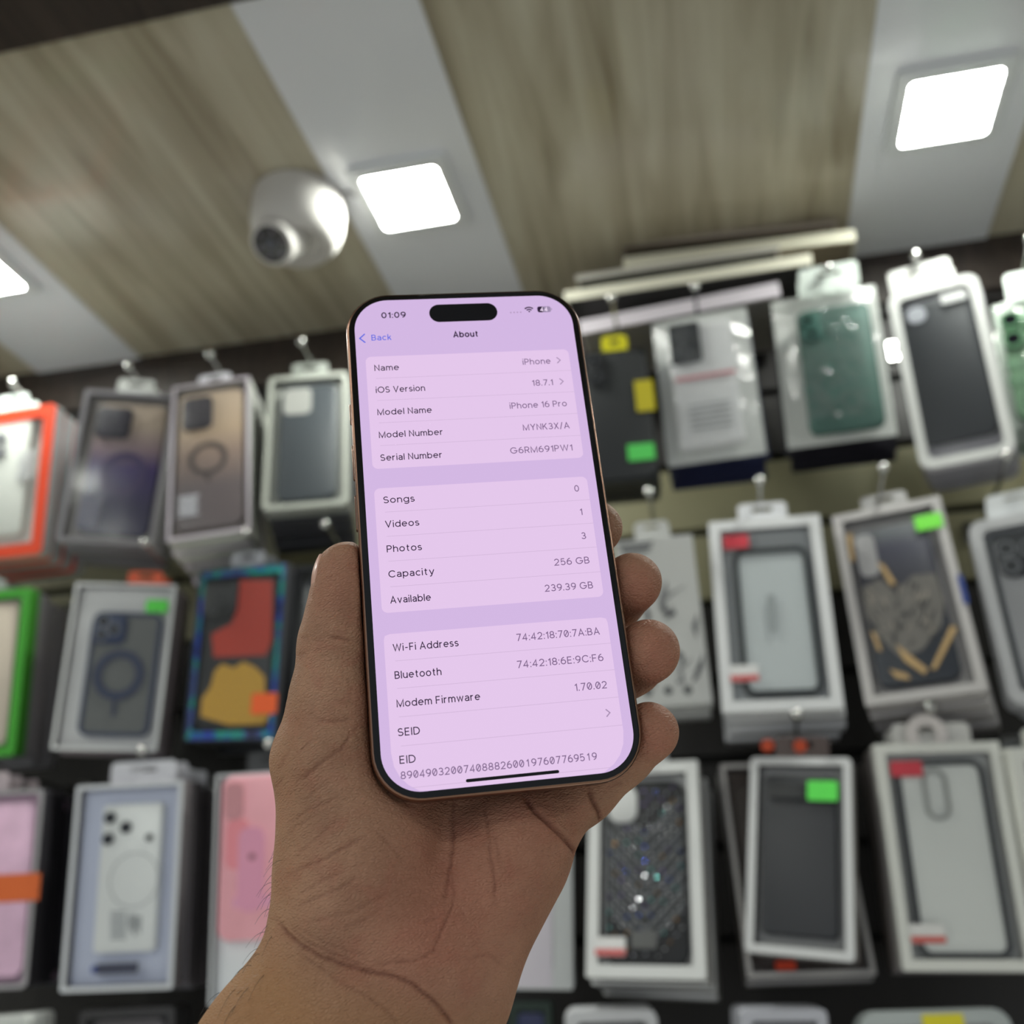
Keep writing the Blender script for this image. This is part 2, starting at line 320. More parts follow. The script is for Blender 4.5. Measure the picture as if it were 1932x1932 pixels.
# lettering drawn with a round-cornered pen (cap height 1)
def E_(cx, cy, rx, ry, a0, a1):
    n = max(3, int(abs(a1-a0)/14)); return [(cx+rx*math.cos(math.radians(a0+(a1-a0)*i/n)), cy+ry*math.sin(math.radians(a0+(a1-a0)*i/n))) for i in range(n+1)]
def Q_(p, q, r, n=7): return [((1-t)**2*p[0]+2*t*(1-t)*q[0]+t*t*r[0], (1-t)**2*p[1]+2*t*(1-t)*q[1]+t*t*r[1]) for t in [i/n for i in range(n+1)]]
h_, T_ = .062, .938
_o = lambda: E_(.29, .37, .29, .308, 0, 360)
_six = [E_(.28, .33, .28, .268, 0, 360), Q_((0, .36), (.01, .84), (.42, .95))]
GL = {'0': [E_(.28, .5, .28, .438, 0, 360)], '1': [[(0, .72), (.23, .90), (.23, 0)]], '2': [E_(.27, .68, .265, .258, 168, -35)+[(.0, h_), (.56, h_)]],
      '3': [E_(.27, .715, .235, .223, 155, -90)+E_(.27, .28, .285, .215, 90, -155)], '4': [[(.43, 0), (.43, .93), (0, .27), (.60, .27)]],
      '5': [[(.49, T_), (.09, T_), (.05, .5)]+E_(.27, .335, .28, .272, 138, -152)], '6': _six, '9': [[(.56-x, 1-y) for x, y in q] for q in _six],
      '7': [[(0, T_), (.54, T_), (.15, 0)]], '8': [E_(.28, .717, .232, .221, 0, 360), E_(.28, .28, .282, .218, 0, 360)],
      ':': [[(0, 0), (0, .15)], [(0, .55), (0, .70)]], '.': [[(0, 0), (0, .15)]], '/': [[(0, -.08), (.34, 1.05)]], '-': [[(0, .40), (.36, .40)]],
      'A': [[(0, 0), (.36, .95), (.72, 0)], [(.13, .31), (.59, .31)]], 'B': [[(.28, .5), (0, .5), (0, T_), (.28, T_)]+E_(.28, .72, .22, .22, 90, -90), [(0, .5), (0, h_), (.31, h_)]+E_(.31, .281, .25, .219, -90, 90)],
      'C': [E_(.42, .5, .42, .438, 38, 322)], 'D': [[(0, 0), (0, T_), (.22, T_)]+E_(.24, .5, .42, .438, 90, -90)+[(0, h_)]], 'E': [[(.5, h_), (0, h_), (0, T_), (.5, T_)], [(0, .51), (.46, .51)]],
      'F': [[(0, 0), (0, T_), (.5, T_)], [(0, .49), (.45, .49)]], 'G': [E_(.43, .5, .43, .438, 38, 355)+[(.86, .47), (.47, .47)]], 'I': [[(0, 0), (0, 1)]],
      'K': [[(0, 0), (0, 1)], [(.56, 1), (.03, .38)], [(.21, .60), (.60, 0)]], 'M': [[(0, 0), (0, .93), (.4, .07), (.8, .93), (.8, 0)]], 'N': [[(0, 0), (0, .93), (.58, .07), (.58, 1)]],
      'O': [E_(.45, .5, .45, .438, 0, 360)], 'P': [[(0, 0), (0, T_), (.28, T_)]+E_(.28, .69, .25, .248, 90, -90)+[(0, .442)]], 'R': [[(0, 0), (0, T_), (.28, T_)]+E_(.28, .69, .25, .248, 90, -90)+[(0, .442)], [(.28, .442), (.56, 0)]],
      'S': [E_(.29, .715, .25, .223, 28, 250)+E_(.29, .28, .29, .218, 76, -152)], 'V': [[(0, 1), (.36, .05), (.72, 1)]], 'W': [[(0, 1), (.27, .06), (.53, .94), (.79, .06), (1.06, 1)]],
      'X': [[(0, 1), (.58, 0)], [(.58, 1), (0, 0)]], 'Y': [[(0, 1), (.33, .45), (.66, 1)], [(.33, .47), (.33, 0)]],
      'a': [[(.46, 0), (.46, .46)]+E_(.23, .47, .23, .205, 0, 155), [(.46, .41), (.22, .39)]+E_(.2, .225, .2, .165, 90, 270)+Q_((.22, .06), (.40, .07), (.46, .24), 4)],
      'b': [[(0, 0), (0, 1)], _o()], 'c': [E_(.29, .37, .29, .308, 46, 314)], 'd': [[(.58, 0), (.58, 1)], _o()], 'e': [[(.02, .385), (.575, .385)]+E_(.29, .37, .285, .308, 3, 318)],
      'g': [_o(), [(.58, .73), (.58, -.02)]+E_(.30, -.02, .28, .195, 0, -152)], 'h': [[(0, 0), (0, 1)], E_(.25, .42, .25, .256, 180, 0)+[(.5, 0)]], 'n': [[(0, 0), (0, .73)], E_(.25, .42, .25, .256, 180, 0)+[(.5, 0)]],
      'i': [[(0, 0), (0, .73)], [(0, .88), (0, 1.02)]], 'k': [[(0, 0), (0, 1)], [(.42, .73), (.03, .29)], [(.17, .45), (.46, 0)]], 'l': [[(0, 0), (0, 1)]],
      'm': [[(0, 0), (0, .73)], E_(.20, .44, .20, .236, 180, 0)+[(.40, 0)], E_(.60, .44, .20, .236, 180, 0)+[(.80, 0)]], 'o': [_o()], 'p': [[(0, -.25), (0, .73)], _o()],
      'r': [[(0, 0), (0, .73)], E_(.26, .42, .26, .25, 180, 80)], 's': [E_(.22, .525, .19, .155, 28, 250)+E_(.22, .22, .22, .158, 78, -152)], 't': [[(.14, .93), (.14, .22)]+E_(.29, .215, .15, .153, 180, 282), [(0, .675), (.34, .675)]],
      'u': [[(0, .735), (0, .3)]+E_(.25, .32, .25, .256, 180, 360)+[(.5, .735)], [(.5, .35), (.5, 0)]], 'v': [[(0, .735), (.27, .05), (.54, .735)]], 'w': [[(0, .735), (.2, .06), (.4, .68), (.6, .06), (.8, .735)]],
      'y': [[(0, .735), (.285, .04)], [(.56, .735), (.28, .02)]+Q_((.26, -.04), (.19, -.24), (.03, -.19), 4)]}
def ribbon(P, hw):
    P = [Vector(p) for p in P]; P = [p for i, p in enumerate(P) if i == 0 or (p-P[i-1]).length > 1e-4]; closed = (P[0]-P[-1]).length < 1e-3
    if closed: P = P[:-1]
    n = len(P); L = []; R = []
    for i, p in enumerate(P):
        a = (p-P[i-1]) if (i or closed) else (P[1]-p); c_ = (P[(i+1) % n]-p) if (i < n-1 or closed) else (p-P[i-1])
        a = a.normalized(); c_ = c_.normalized(); na = Vector((-a.y, a.x)); nc = Vector((-c_.y, c_.x)); m_ = na+nc; m_ = m_.normalized() if m_.length > 1e-3 else na
        k = hw/max(.42, m_.dot(na)); L.append(p+m_*k); R.append(p-m_*k)
    vs = L+R; fs = [(i, n+i, n+(i+1) % n, (i+1) % n) for i in range(n if closed else n-1)]
    return [(v.x, v.y) for v in vs], fs
def text(s, u, v, m, cap=12.1, width=None, right=False, B=None, z=.22, bold=0, slash=False, gap=.145, to=None):
    B = B or sb; pen = .132+bold; out = []; x = 0
    for ch in s:
        if ch == ' ': x += .36; continue
        g_ = GL[ch]; xs = [p[0] for q in g_ for p in q]; w_ = max(xs)-min(xs); x += pen/2
        st = list(g_)
        if slash and ch == '0': st = st+[[(.13, .24), (.43, .76)]]
        for q in st: out.append([(x+p[0]-min(xs), p[1]) for p in q])
        x += w_+pen/2+gap
    x -= gap; kx = cap if width is None else width/x; u0 = u-x*kx if right else u
    for q in out:
        vs, fs = ribbon([(p[0]*kx/cap, p[1]) for p in q], pen/2)
        f_ = to or (lambda a, b_: (*px(a, b_), z*mm)); B.add([f_(u0+a*cap, v-b_*cap) for a, b_ in vs], fs, m)
text('01:09', 49.5, 37.6, S_ink, 12.0, 44.6, bold=.045)
text('Back', 29, 83.2, S_blue, 12.0, 36); text('About', 176.8, 82.8, S_ink, 12.2, 46, bold=.06)
WD = {'Name': 43.6, 'iOS Version': 86.8, 'Model Name': 95.2, 'Model Number': 111.5, 'Serial Number': 106.6, 'Songs': 53.0, 'Videos': 57.5, 'Photos': 58.6, 'Capacity': 76, 'Available': 66.4, 'Wi-Fi Address': 106, 'Bluetooth': 74.5, 'Modem Firmware': 132.5,
      'iPhone': 51.7, '18.7.1': 38.4, 'iPhone 16 Pro': 104, 'MYNK3X/A': 84.5, 'G6RM691PW1': 111.5, '256 GB': 61, '239.39 GB': 82.5}
for nm, v, val, ur in (('Name', 145, 'iPhone', 350), ('iOS Version', 188.8, '18.7.1', 349), ('Model Name', 232.4, 'iPhone 16 Pro', 369), ('Model Number', 276.2, 'MYNK3X/A', 368.5), ('Serial Number', 319.6, 'G6RM691PW1', 368),
                       ('Songs', 397.8, '0', 369.5), ('Videos', 441.5, '1', 369.5), ('Photos', 485.3, '3', 370), ('Capacity', 529.2, '256 GB', 370), ('Available', 573.3, '239.39 GB', 370)):
    text(nm, 30.5, v, S_ink, width=WD[nm]); text(val, ur, v-.3, S_grey, right=True, width=WD.get(val))
for nm, v, val, ur, wd in (('Wi-Fi Address', 652.9, '74:42:18:70:7A:BA', 370.3, 140), ('Bluetooth', 697.3, '74:42:18:6E:9C:F6', 370.3, 144), ('Modem Firmware', 742.3, '1.70.02', 370, 54)):
    text(nm, 29.5, v, S_ink, width=WD[nm]); text(val, ur, v-.4, S_grey, right=True, slash=True, width=wd)
text('SEID', 28.4, 787.2, S_ink, width=34.5); text('EID', 28, 829.4, S_ink, width=25)
num = '89049032007408882600197607769519'
for i, ch in enumerate(num): text(ch, 28.2+i*9.72+(1.6 if ch == '1' else 0), 852.6, S_grey, 11.6, slash=True)
def stroke(P, wd, m, z=.22):
    for (a, b_) in zip(P[:-1], P[1:]):
        d = Vector((b_[0]-a[0], b_[1]-a[1])).normalized()*wd/2; n = Vector((-d.y, d.x)); a2 = (a[0]-d.x*.8, a[1]-d.y*.8); b2 = (b_[0]+d.x*.8, b_[1]+d.y*.8)
        flat([px(a2[0]+n.x, a2[1]+n.y), px(b2[0]+n.x, b2[1]+n.y), px(b2[0]-n.x, b2[1]-n.y), px(a2[0]-n.x, a2[1]-n.y)], z, m)
stroke([(17, 69.6), (8.2, 77.9), (17, 86.3)], 2.3, S_blue)
for v in (138.2, 181.8, 781.3): stroke([(362.6, v-5.5), (368.3, v), (362.6, v+5.5)], 1.9, S_faint)
flat([(x+px(200, 31.2)[0], y+px(200, 31.2)[1]) for x, y in rr(126*PT, 37*PT, 18.4*PT, 12)], .22, S_black)
flat([(x+px(201, 864.6)[0], y+px(201, 864.6)[1]) for x, y in rr(147*PT, 5*PT, 2.5*PT, 6)], .24, S_black)
for i in range(4): flat([(px(288+i*6.2, 34.6)[0]+1.4*PT*math.cos(a*.5236), px(288, 34.6)[1]+1.4*PT*math.sin(a*.5236)) for a in range(12)], .22, S_faint)
for r0, r1 in ((0, 3.2), (5.2, 7.7), (9.6, 12.2)):
    A = [math.radians(45+90*i/10) for i in range(11)]
    flat([px(322.8+r1*math.cos(a), 35.6-r1*math.sin(a)*1.0) for a in A]+([px(322.8+r0*math.cos(a), 35.6-r0*math.sin(a)) for a in reversed(A)] if r0 else [px(322.8, 35.6)]), .22, S_ink)
flat([(x+px(351.3, 30)[0], y+px(351.3, 30)[1]) for x, y in rr(25.4*PT, 12.6*PT, 4*PT, 6)], .21, S_bat)
flat([(x+px(344.6, 30)[0], y+px(344.6, 30)[1]) for x, y in rr(12*PT, 12.6*PT, 4*PT, 6)], .22, S_ink)
flat([(x+px(365.6, 30)[0], y+px(365.6, 30)[1]) for x, y in rr(1.4*PT, 4*PT, .6*PT, 3)], .21, S_bat)
text('44', 343.8, 34.3, S_white, 8.6, 14.6, bold=.06, z=.24)
scr = sb.build('screen', glass, label='lit lilac display with the page of device details', fix=False)

# ------------------------------------------------------------------ the hand: one continuous skin grown around its bones
# bone coordinates in millimetres in the phone's frame: x right, y down, z away from the viewer (phone occupies z 0..8.25)
def rcone(P, a, b_, ra, rb, sq=None):
    a = np.array(a, np.float32); b_ = np.array(b_, np.float32); ab = b_-a
    pa = P-a
    h = np.clip((pa@ab)/(ab@ab), 0, 1)
    d = pa-h[..., None]*ab
    if sq is not None:           # flattened cross-section: (axis, factor)
        ax = np.array(sq[0], np.float32); ax /= np.linalg.norm(ax); c = d@ax; l2 = (d*d).sum(-1)-c*c+(c*sq[1])**2
    else: l2 = (d*d).sum(-1)
    return np.sqrt(l2)-(ra+(rb-ra)*h)
def ell(P, c, r):
    q = (P-np.array(c, np.float32))/np.array(r, np.float32); k = np.sqrt((q*q).sum(-1))
    return (k-1)*min(r)
def smin(a, b_, k):
    h = np.clip(.5+.5*(b_-a)/k, 0, 1); return b_+(a-b_)*h-k*h*(1-h)
ZZ = (0, 0, 1)
FINGERS = dict(
    index=[((-24, 50, 27), 11.5), ((6, 14, 27), 10), ((25, 2, 22.5), 9), ((34.2, 0.0, 14.0), 8.4)],
    middle=[((-12, 58, 29), 11.5), ((19, 31, 29), 10), ((39, 20, 23), 9.0), ((42.0, 18.8, 10), 8.6)],
    ring=[((0, 68, 29), 11.5), ((24, 48, 29), 10), ((40.5, 40.5, 22), 9.0), ((43.2, 39.6, 9), 9.0)],
    pinky=[((10, 80, 25), 11), ((23, 74, 26), 9.2), ((34.5, 66, 21), 8.4), ((40.3, 61.8, 9.5), 8.0)])
THUMB = [((-43, 84, 22), 17), ((-46.5, 60, 18), 15.5), ((-44.0, 45, 15), 12.8), ((-42.8, 29, 12.5), 10.6), ((-40.2, 19, 10.5), 9.8), ((-39.7, 10.5, 9.0), 8.9)]
WR = np.array((-38, 118, 24.)); AX = np.array((-.61, .79, -.02)); AX /= np.linalg.norm(AX); LAT = np.array((.79, .61, 0)); LAT /= np.linalg.norm(LAT); NRM = np.cross(AX, LAT)
def phone_sdf(P, g):
    q0 = np.abs(P[..., 0])-(35.8+g-13); q1 = np.abs(P[..., 1])-(74.8+g-13); q2 = np.abs(P[..., 2]-4.1)-(4.15+g-1.5)
    d2 = np.minimum(np.maximum(q0, q1), 0)+np.sqrt(np.maximum(q0, 0)**2+np.maximum(q1, 0)**2)-13+1.5
    return np.minimum(np.maximum(d2, q2), 0)+np.sqrt(np.maximum(d2, 0)**2+np.maximum(q2, 0)**2)-1.5
def hand_sdf(P):
    d = None
    # palm: metacarpal bones
    for a, b_, ra, rb in (((-26, 52, 28), (-40, 106, 28), 12.5, 15), ((-12, 60, 30), (-32, 112, 31), 12.5, 15), ((0, 70, 30), (-24, 117, 29), 12.5, 15), ((8, 82, 25), (-22, 119, 25), 12.5, 15)):
        q = rcone(P, a, b_, ra, rb); d = q if d is None else smin(d, q, 9)
    # ball of the thumb and heel of the little-finger side
    d = smin(d, ell(P, (-40, 89, 18.5), (22, 29, 17)), 6)
    d = smin(d, rcone(P, (-1, 91, 21), (-23, 117, 20), 14.5, 16.5), 8)
    d = smin(d, rcone(P, (3, 86, 21), (-6, 90, 20), 12.5, 12), 5)
    # wrist and forearm, wider than thick
    for s0, s1, w0, w1, th in ((-6, 26, 29, 29.5, .70), (26, 90, 29.5, 35, .74)):
        a = WR+AX*s0; b_ = WR+AX*s1
        q = rcone(P, a, b_, w0*th, w1*th, (LAT, th)); d = smin(d, q, 12)
    d = smin(d, rcone(P, WR+AX*2-NRM*0+np.array((-6, 2, -8)), WR+AX*60+np.array((-6, 2, -6)), 10, 12), 12)
    # thumb
    q = None
    for (a, ra), (b_, rb) in zip(THUMB[:-1], THUMB[1:]):
        e = rcone(P, a, b_, ra, rb); q = e if q is None else smin(q, e, 4)
    d = smin(d, q, 6)
    # web between thumb and index finger
    d = smin(d, rcone(P, (-40, 66, 24), (-26, 58, 25), 9, 9), 7)
    for nm_, ch in FINGERS.items():
        q = None
        for (a, ra), (b_, rb) in zip(ch[:-1], ch[1:]):
            e = rcone(P, a, b_, ra, rb); q = e if q is None else smin(q, e, 3.0)
        # the soft pad of the fingertip
        d = smin(d, q, 3.2)
    # the flesh gives way around the phone
    p_ = -phone_sdf(P, .25)
    h = np.clip(.5-.5*(d-p_)/1.6, 0, 1); d = d+(p_-d)*h+1.6*h*(1-h)
    return d
CR = [  # palm lines and folds traced on the skin (view points on the surface, depth mm, width px)
    (.1, .1, []),
    (1.7, 6.5, [(985, 1490), (991, 1504), (1010, 1530), (1040, 1557), (1065, 1580), (1085, 1605), (1096, 1636), (1104, 1650)]),
    (1.8, 6, [(1106, 1478), (1111, 1490), (1118, 1510), (1130, 1533), (1137, 1555), (1146, 1572)]),
    (.75, 4.5, [(858, 1490), (856, 1516), (854, 1575), (850, 1630), (843, 1680), (835, 1705)]),
    (.5, 4, [(850, 1632), (856, 1682), (853, 1712), (831, 1763), (818, 1797), (795, 1808), (780, 1812), (745, 1817), (704, 1819)]),
    (.6, 4, [(912, 1509), (919, 1555), (926, 1618), (933, 1664), (936, 1710)]), (.35, 4, [(921, 1545), (938, 1593), (944, 1640)]),
    (1.0, 6, [(522, 1735), (541, 1761), (569, 1784), (603, 1804), (638, 1817), (689, 1832), (748, 1843), (778, 1857), (820, 1890), (844, 1919), (862, 1945)]),
    (.5, 4, [(545, 1738), (557, 1758), (585, 1780), (613, 1793), (650, 1808), (700, 1826)]), (.45, 4, [(560, 1795), (600, 1822), (638, 1852), (689, 1878), (730, 1908), (760, 1940)]),
    (.4, 3.5, [(556, 1745), (590, 1768), (640, 1790), (690, 1803)]),
    (.7, 5, [(606, 1200), (625, 1202), (645, 1204), (674, 1211)]), (.3, 4, [(612, 1193), (640, 1192), (672, 1196)]),
    (.5, 5, [(590, 1350), (601, 1357), (628, 1362), (645, 1360), (668, 1350)]), (.6, 5, [(668, 1376), (655, 1396), (644, 1413), (612, 1432), (580, 1462), (560, 1478)]),
    (.4, 4, [(555, 1405), (540, 1427), (524, 1460)]), (.3, 4, [(612, 1388), (580, 1402), (552, 1432)]),
    (.3, 4, [(569, 1516), (598, 1490), (625, 1476)]), (.4, 4, [(536, 1560), (575, 1532), (623, 1510), (650, 1492)]), (.3, 4, [(530, 1590), (559, 1560), (600, 1535)]),
    (.35, 4, [(548, 1625), (575, 1600), (638, 1550)]), (.5, 4.5, [(540, 1652), (557, 1644), (590, 1630), (618, 1616), (650, 1600), (689, 1577)]),
    (.35, 4, [(560, 1690), (572, 1682), (610, 1662), (651, 1644)]), (.5, 4, [(553, 1714), (590, 1698), (638, 1677), (681, 1652)]),
    (.35, 4, [(566, 1742), (608, 1735), (664, 1720), (705, 1700), (745, 1680)]), (.3, 4, [(638, 1757), (689, 1735), (720, 1712)]), (.3, 4, [(700, 1560), (742, 1600), (770, 1640)]),
    (.3, 4, [(510, 1500), (530, 1470), (548, 1452)]), (.3, 4, [(850, 1718), (815, 1735), (780, 1747)]), (.6, 4, [(556, 1199), (572, 1204), (590, 1198)]), (.5, 4, [(550, 1236), (566, 1236), (584, 1226)]),
    (.35, 4, [(1140, 1490), (1160, 1478), (1185, 1478)]), (.35, 4, [(870, 1812), (920, 1800), (960, 1830)]),
]
def grow_skin(h):
    lo = np.array((-102, -12, -14), np.float32); hi = np.array((58, 182, 52), np.float32)
    # coarse pass to find where the skin is
    hc = h*6; nc = np.ceil((hi-lo)/hc).astype(int)
    gc = [lo[i]+hc*(np.arange(nc[i])+.5) for i in range(3)]
    Pc = np.stack(np.meshgrid(*gc, indexing='ij'), -1).astype(np.float32)
    near = np.abs(hand_sdf(Pc)) < hc*2.2
    n = nc*6+1; D = np.full(tuple(n), np.float32(9))
    sg = np.sign(hand_sdf(Pc)); 
    for i in range(6):
        for j in range(6):
            for k in range(6): D[i:i+nc[0]*6:6, j:j+nc[1]*6:6, k:k+nc[2]*6:6][:nc[0], :nc[1], :nc[2]] = sg*9
    idx = np.argwhere(near)
    off = np.stack(np.meshgrid(*[np.arange(7)]*3, indexing='ij'), -1).reshape(-1, 3)
    for s in range(0, len(idx), 4000):
        I = (idx[s:s+4000, None, :]*6+off[None]); P = (lo+I*h).astype(np.float32); v = hand_sdf(P); I = I.reshape(-1, 3)
        D[I[:, 0], I[:, 1], I[:, 2]] = v.ravel()
    S = D < 0; a = n-1
    cnt = np.zeros(tuple(a), np.float32); acc = np.zeros(tuple(a)+(3,), np.float32)
    sl = lambda o: tuple(slice(o[q], o[q]+a[q]) for q in range(3))
    for ax in range(3):
        o1, o2 = [q for q in range(3) if q != ax]
        for u in (0, 1):
            for v in (0, 1):
                c0 = [0, 0, 0]; c0[o1] = u; c0[o2] = v; c1 = list(c0); c1[ax] = 1
                d0 = D[sl(c0)]; d1 = D[sl(c1)]; x = (S[sl(c0)] != S[sl(c1)])
                t = np.where(x, d0/np.where(x, d0-d1, 1), 0); cnt += x
                for q in range(3): acc[..., q] += x*(t if q == ax else c0[q])
    act = cnt > 0; ids = -np.ones(tuple(a), int); cells = np.argwhere(act); ids[act] = np.arange(len(cells))
    V = lo+h*(cells+acc[act]/cnt[act][:, None])
    faces = []
    for ax in range(3):
        o1, o2 = [(1, 2), (2, 0), (0, 1)][ax]
        r = [slice(1, a[q]) for q in range(3)]; r[ax] = slice(0, a[ax])
        r2 = list(r); r2[ax] = slice(1, a[ax]+1)
        s0 = S[tuple(r)]; s1 = S[tuple(r2)]; e = np.argwhere(s0 != s1); flip = s0[s0 != s1]
        base = e.copy(); 
        for q in range(3):
            if q != ax: base[:, q] += 1
        def cid(du, dv):
            c_ = base.copy(); c_[:, o1] -= du; c_[:, o2] -= dv; return ids[c_[:, 0], c_[:, 1], c_[:, 2]]
        Q = np.stack([cid(0, 0), cid(1, 0), cid(1, 1), cid(0, 1)], 1); Q[~flip] = Q[~flip][:, ::-1]; faces.append(Q)
    return V, np.concatenate(faces)
def grad(P, e=.4):
    g = np.stack([hand_sdf(P+np.float32(e)*np.eye(3, dtype=np.float32)[i])-hand_sdf(P-np.float32(e)*np.eye(3, dtype=np.float32)[i]) for i in range(3)], -1)
    return g/np.maximum(np.linalg.norm(g, axis=-1, keepdims=True), 1e-6)
HV, HF = grow_skin(.5)
HV = HV.astype(np.float32); G = grad(HV); HV = HV-G*np.clip(hand_sdf(HV), -.3, .3)[:, None]
# folds: where a traced line meets the skin
camd = (Rp@HV.T).T+tp*1000; sx_ = 966+F*camd[:, 0]/camd[:, 2]; sy_ = 966+F*camd[:, 1]/camd[:, 2]
facing = ((Rp@G.T).T*camd).sum(1) < 8
disp = np.zeros(len(HV)); fold_shade_tint = np.zeros(len(HV))
wob = 1.8*np.sin(sx_*.11+sy_*.07)+1.2*np.sin(sx_*.23-sy_*.19)
for dep, wd, L in CR:
    best = np.full(len(HV), 1e9)
    for (x0, y0), (x1, y1) in zip(L[:-1], L[1:]):
        ux, uy = x1-x0, y1-y0; t_ = np.clip(((sx_-x0)*ux+(sy_-y0)*uy)/(ux*ux+uy*uy), 0, 1)
        best = np.minimum(best, np.hypot(sx_+wob*.5-x0-t_*ux, sy_+wob*.5-y0-t_*uy))
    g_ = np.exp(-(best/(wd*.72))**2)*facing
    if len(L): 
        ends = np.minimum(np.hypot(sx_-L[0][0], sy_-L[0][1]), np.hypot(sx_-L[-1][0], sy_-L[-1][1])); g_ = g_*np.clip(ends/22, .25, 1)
    disp += dep*.7*g_; fold_shade_tint = np.maximum(fold_shade_tint, g_*min(1, dep*.9))
disp += .16*np.sin(HV[:, 0]*.23+2*np.sin(HV[:, 1]*.11))*np.sin(HV[:, 1]*.19+HV[:, 2]*.2)
HV = HV-G*disp[:, None]
me = bpy.data.meshes.new('hand'); Vb = HV*mm; Vb = np.stack([Vb[:, 0], -Vb[:, 1], -Vb[:, 2]], 1)
me.from_pydata(Vb.tolist(), [], HF.tolist()); me.polygons.foreach_set('use_smooth', [True]*len(me.polygons))
# complexion: redder on the pads and the heel of the hand, yellower on the outer thumb and forearm, reddish tint and painted shade darkening the folds
X, Y_, Z_ = HV[:, 0], HV[:, 1], HV[:, 2]
def blob(c, r): return np.exp(-((X-c[0])**2+(Y_-c[1])**2+(Z_-c[2])**2)/(r*r))
red = .45*blob((-41, 16, 3), 10)+.7*blob((43, 24, 3), 9)+.7*blob((44, 44, 2), 10)+.7*blob((41, 66, 2), 9)+.45*blob((-6, 100, 4), 26)+.4*blob((-30, 110, 4), 14)+.3*blob((-20, 90, 8), 16)+.3*blob((8, 80, 8), 12)
yel = np.clip((Y_-112-(X+38)*.4)/18, 0, 1)*.9+np.clip((-50-X)/14, 0, 1)*.5
fold_shade_tint = np.clip(fold_shade_tint, 0, 1)
col = np.stack([np.clip(red, 0, 1), np.clip(yel, 0, 1), fold_shade_tint, np.ones(len(X))], 1).astype(np.float32)
at_ = me.color_attributes.new('complexion_shade', 'FLOAT_COLOR', 'POINT'); at_.data.foreach_set('color', col.ravel())
skin = bpy.data.materials.new('skin'); skin.use_nodes = True; nt = skin.node_tree; bs = nt.nodes['Principled BSDF']
vc = nt.nodes.new('ShaderNodeVertexColor'); vc.layer_name = 'complexion_shade'; sp = nt.nodes.new('ShaderNodeSeparateColor'); nt.links.new(vc.outputs[0], sp.inputs[0])
def mixc(a, b_, fac, blend='MIX'):
    m_ = nt.nodes.new('ShaderNodeMix'); m_.data_type = 'RGBA'; m_.blend_type = blend
    for s_, v_ in ((6, a), (7, b_)):
        if isinstance(v_, tuple): m_.inputs[s_].default_value = v_
        else: nt.links.new(v_, m_.inputs[s_])
    if isinstance(fac, (int, float)): m_.inputs[0].default_value = fac
    else: nt.links.new(fac, m_.inputs[0])
    return m_.outputs[2]
tc = nt.nodes.new('ShaderNodeTexCoord')
def noise(sc, det=4, dist=0, vec=None):
    n_ = nt.nodes.new('ShaderNodeTexNoise'); n_.inputs['Scale'].default_value = sc; n_.inputs['Detail'].default_value = det; n_.inputs['Distortion'].default_value = dist
    nt.links.new(vec or tc.outputs['Object'], n_.inputs['Vector']); return n_.outputs['Fac']
def mapr(o, a, b_, c=0., d=1.):
    r_ = nt.nodes.new('ShaderNodeMapRange'); nt.links.new(o, r_.inputs[0]); r_.inputs[1].default_value = a; r_.inputs[2].default_value = b_; r_.inputs[3].default_value = c; r_.inputs[4].default_value = d; return r_.outputs[0]
base = mixc(lin((158, 119, 96)), lin((178, 136, 111)), mapr(noise(60), .35, .65))
base = mixc(base, lin((166, 106, 88)), mapr(noise(130, 5, .6), .48, .75, 0, .45))
base = mixc(base, lin((176, 108, 92)), mapr(sp.outputs[0], 0, 1, 0, .7)); base = mixc(base, lin((172, 128, 92)), sp.outputs[1])
base = mixc(base, lin((112, 62, 50)), mapr(sp.outputs[2], 0, 1, 0, .7))  # folds take a reddish tint plus painted-in shade
nt.links.new(base, bs.inputs['Base Color']); bs.inputs['Roughness'].default_value = .56; bs.inputs['Specular IOR Level'].default_value = .25
bs.inputs['Subsurface Weight'].default_value = .12; bs.inputs['Subsurface Radius'].default_value = (1, .35, .2); bs.inputs['Subsurface Scale'].default_value = .003
mpv = nt.nodes.new('ShaderNodeMapping'); mpv.inputs['Rotation'].default_value = (0, 0, .6); mpv.inputs['Scale'].default_value = (1, 2.4, 1.3); nt.links.new(tc.outputs['Object'], mpv.inputs['Vector'])
vo = nt.nodes.new('ShaderNodeTexVoronoi'); vo.feature = 'DISTANCE_TO_EDGE'; vo.inputs['Scale'].default_value = 620; nt.links.new(mpv.outputs[0], vo.inputs['Vector'])
wv = nt.nodes.new('ShaderNodeTexWave'); wv.inputs['Scale'].default_value = 260; wv.inputs['Distortion'].default_value = 9; wv.inputs['Detail'].default_value = 2; wv.inputs['Detail Scale'].default_value = .6; nt.links.new(mpv.outputs[0], wv.inputs['Vector'])
b1 = nt.nodes.new('ShaderNodeBump'); b1.inputs['Strength'].default_value = .5; b1.inputs['Distance'].default_value = .0004; nt.links.new(mapr(vo.outputs['Distance'], 0, .25), b1.inputs['Height'])
b2 = nt.nodes.new('ShaderNodeBump'); b2.inputs['Strength'].default_value = .22; b2.inputs['Distance'].default_value = .0003; nt.links.new(wv.outputs['Fac'], b2.inputs['Height']); nt.links.new(b1.outputs[0], b2.inputs['Normal'])
b3 = nt.nodes.new('ShaderNodeBump'); b3.inputs['Strength'].default_value = .42; b3.inputs['Distance'].default_value = .0012; nt.links.new(noise(240, 5, .4, mpv.outputs[0]), b3.inputs['Height']); nt.links.new(b2.outputs[0], b3.inputs['Normal'])
nt.links.new(b3.outputs[0], bs.inputs['Normal'])
me.materials.append(skin)
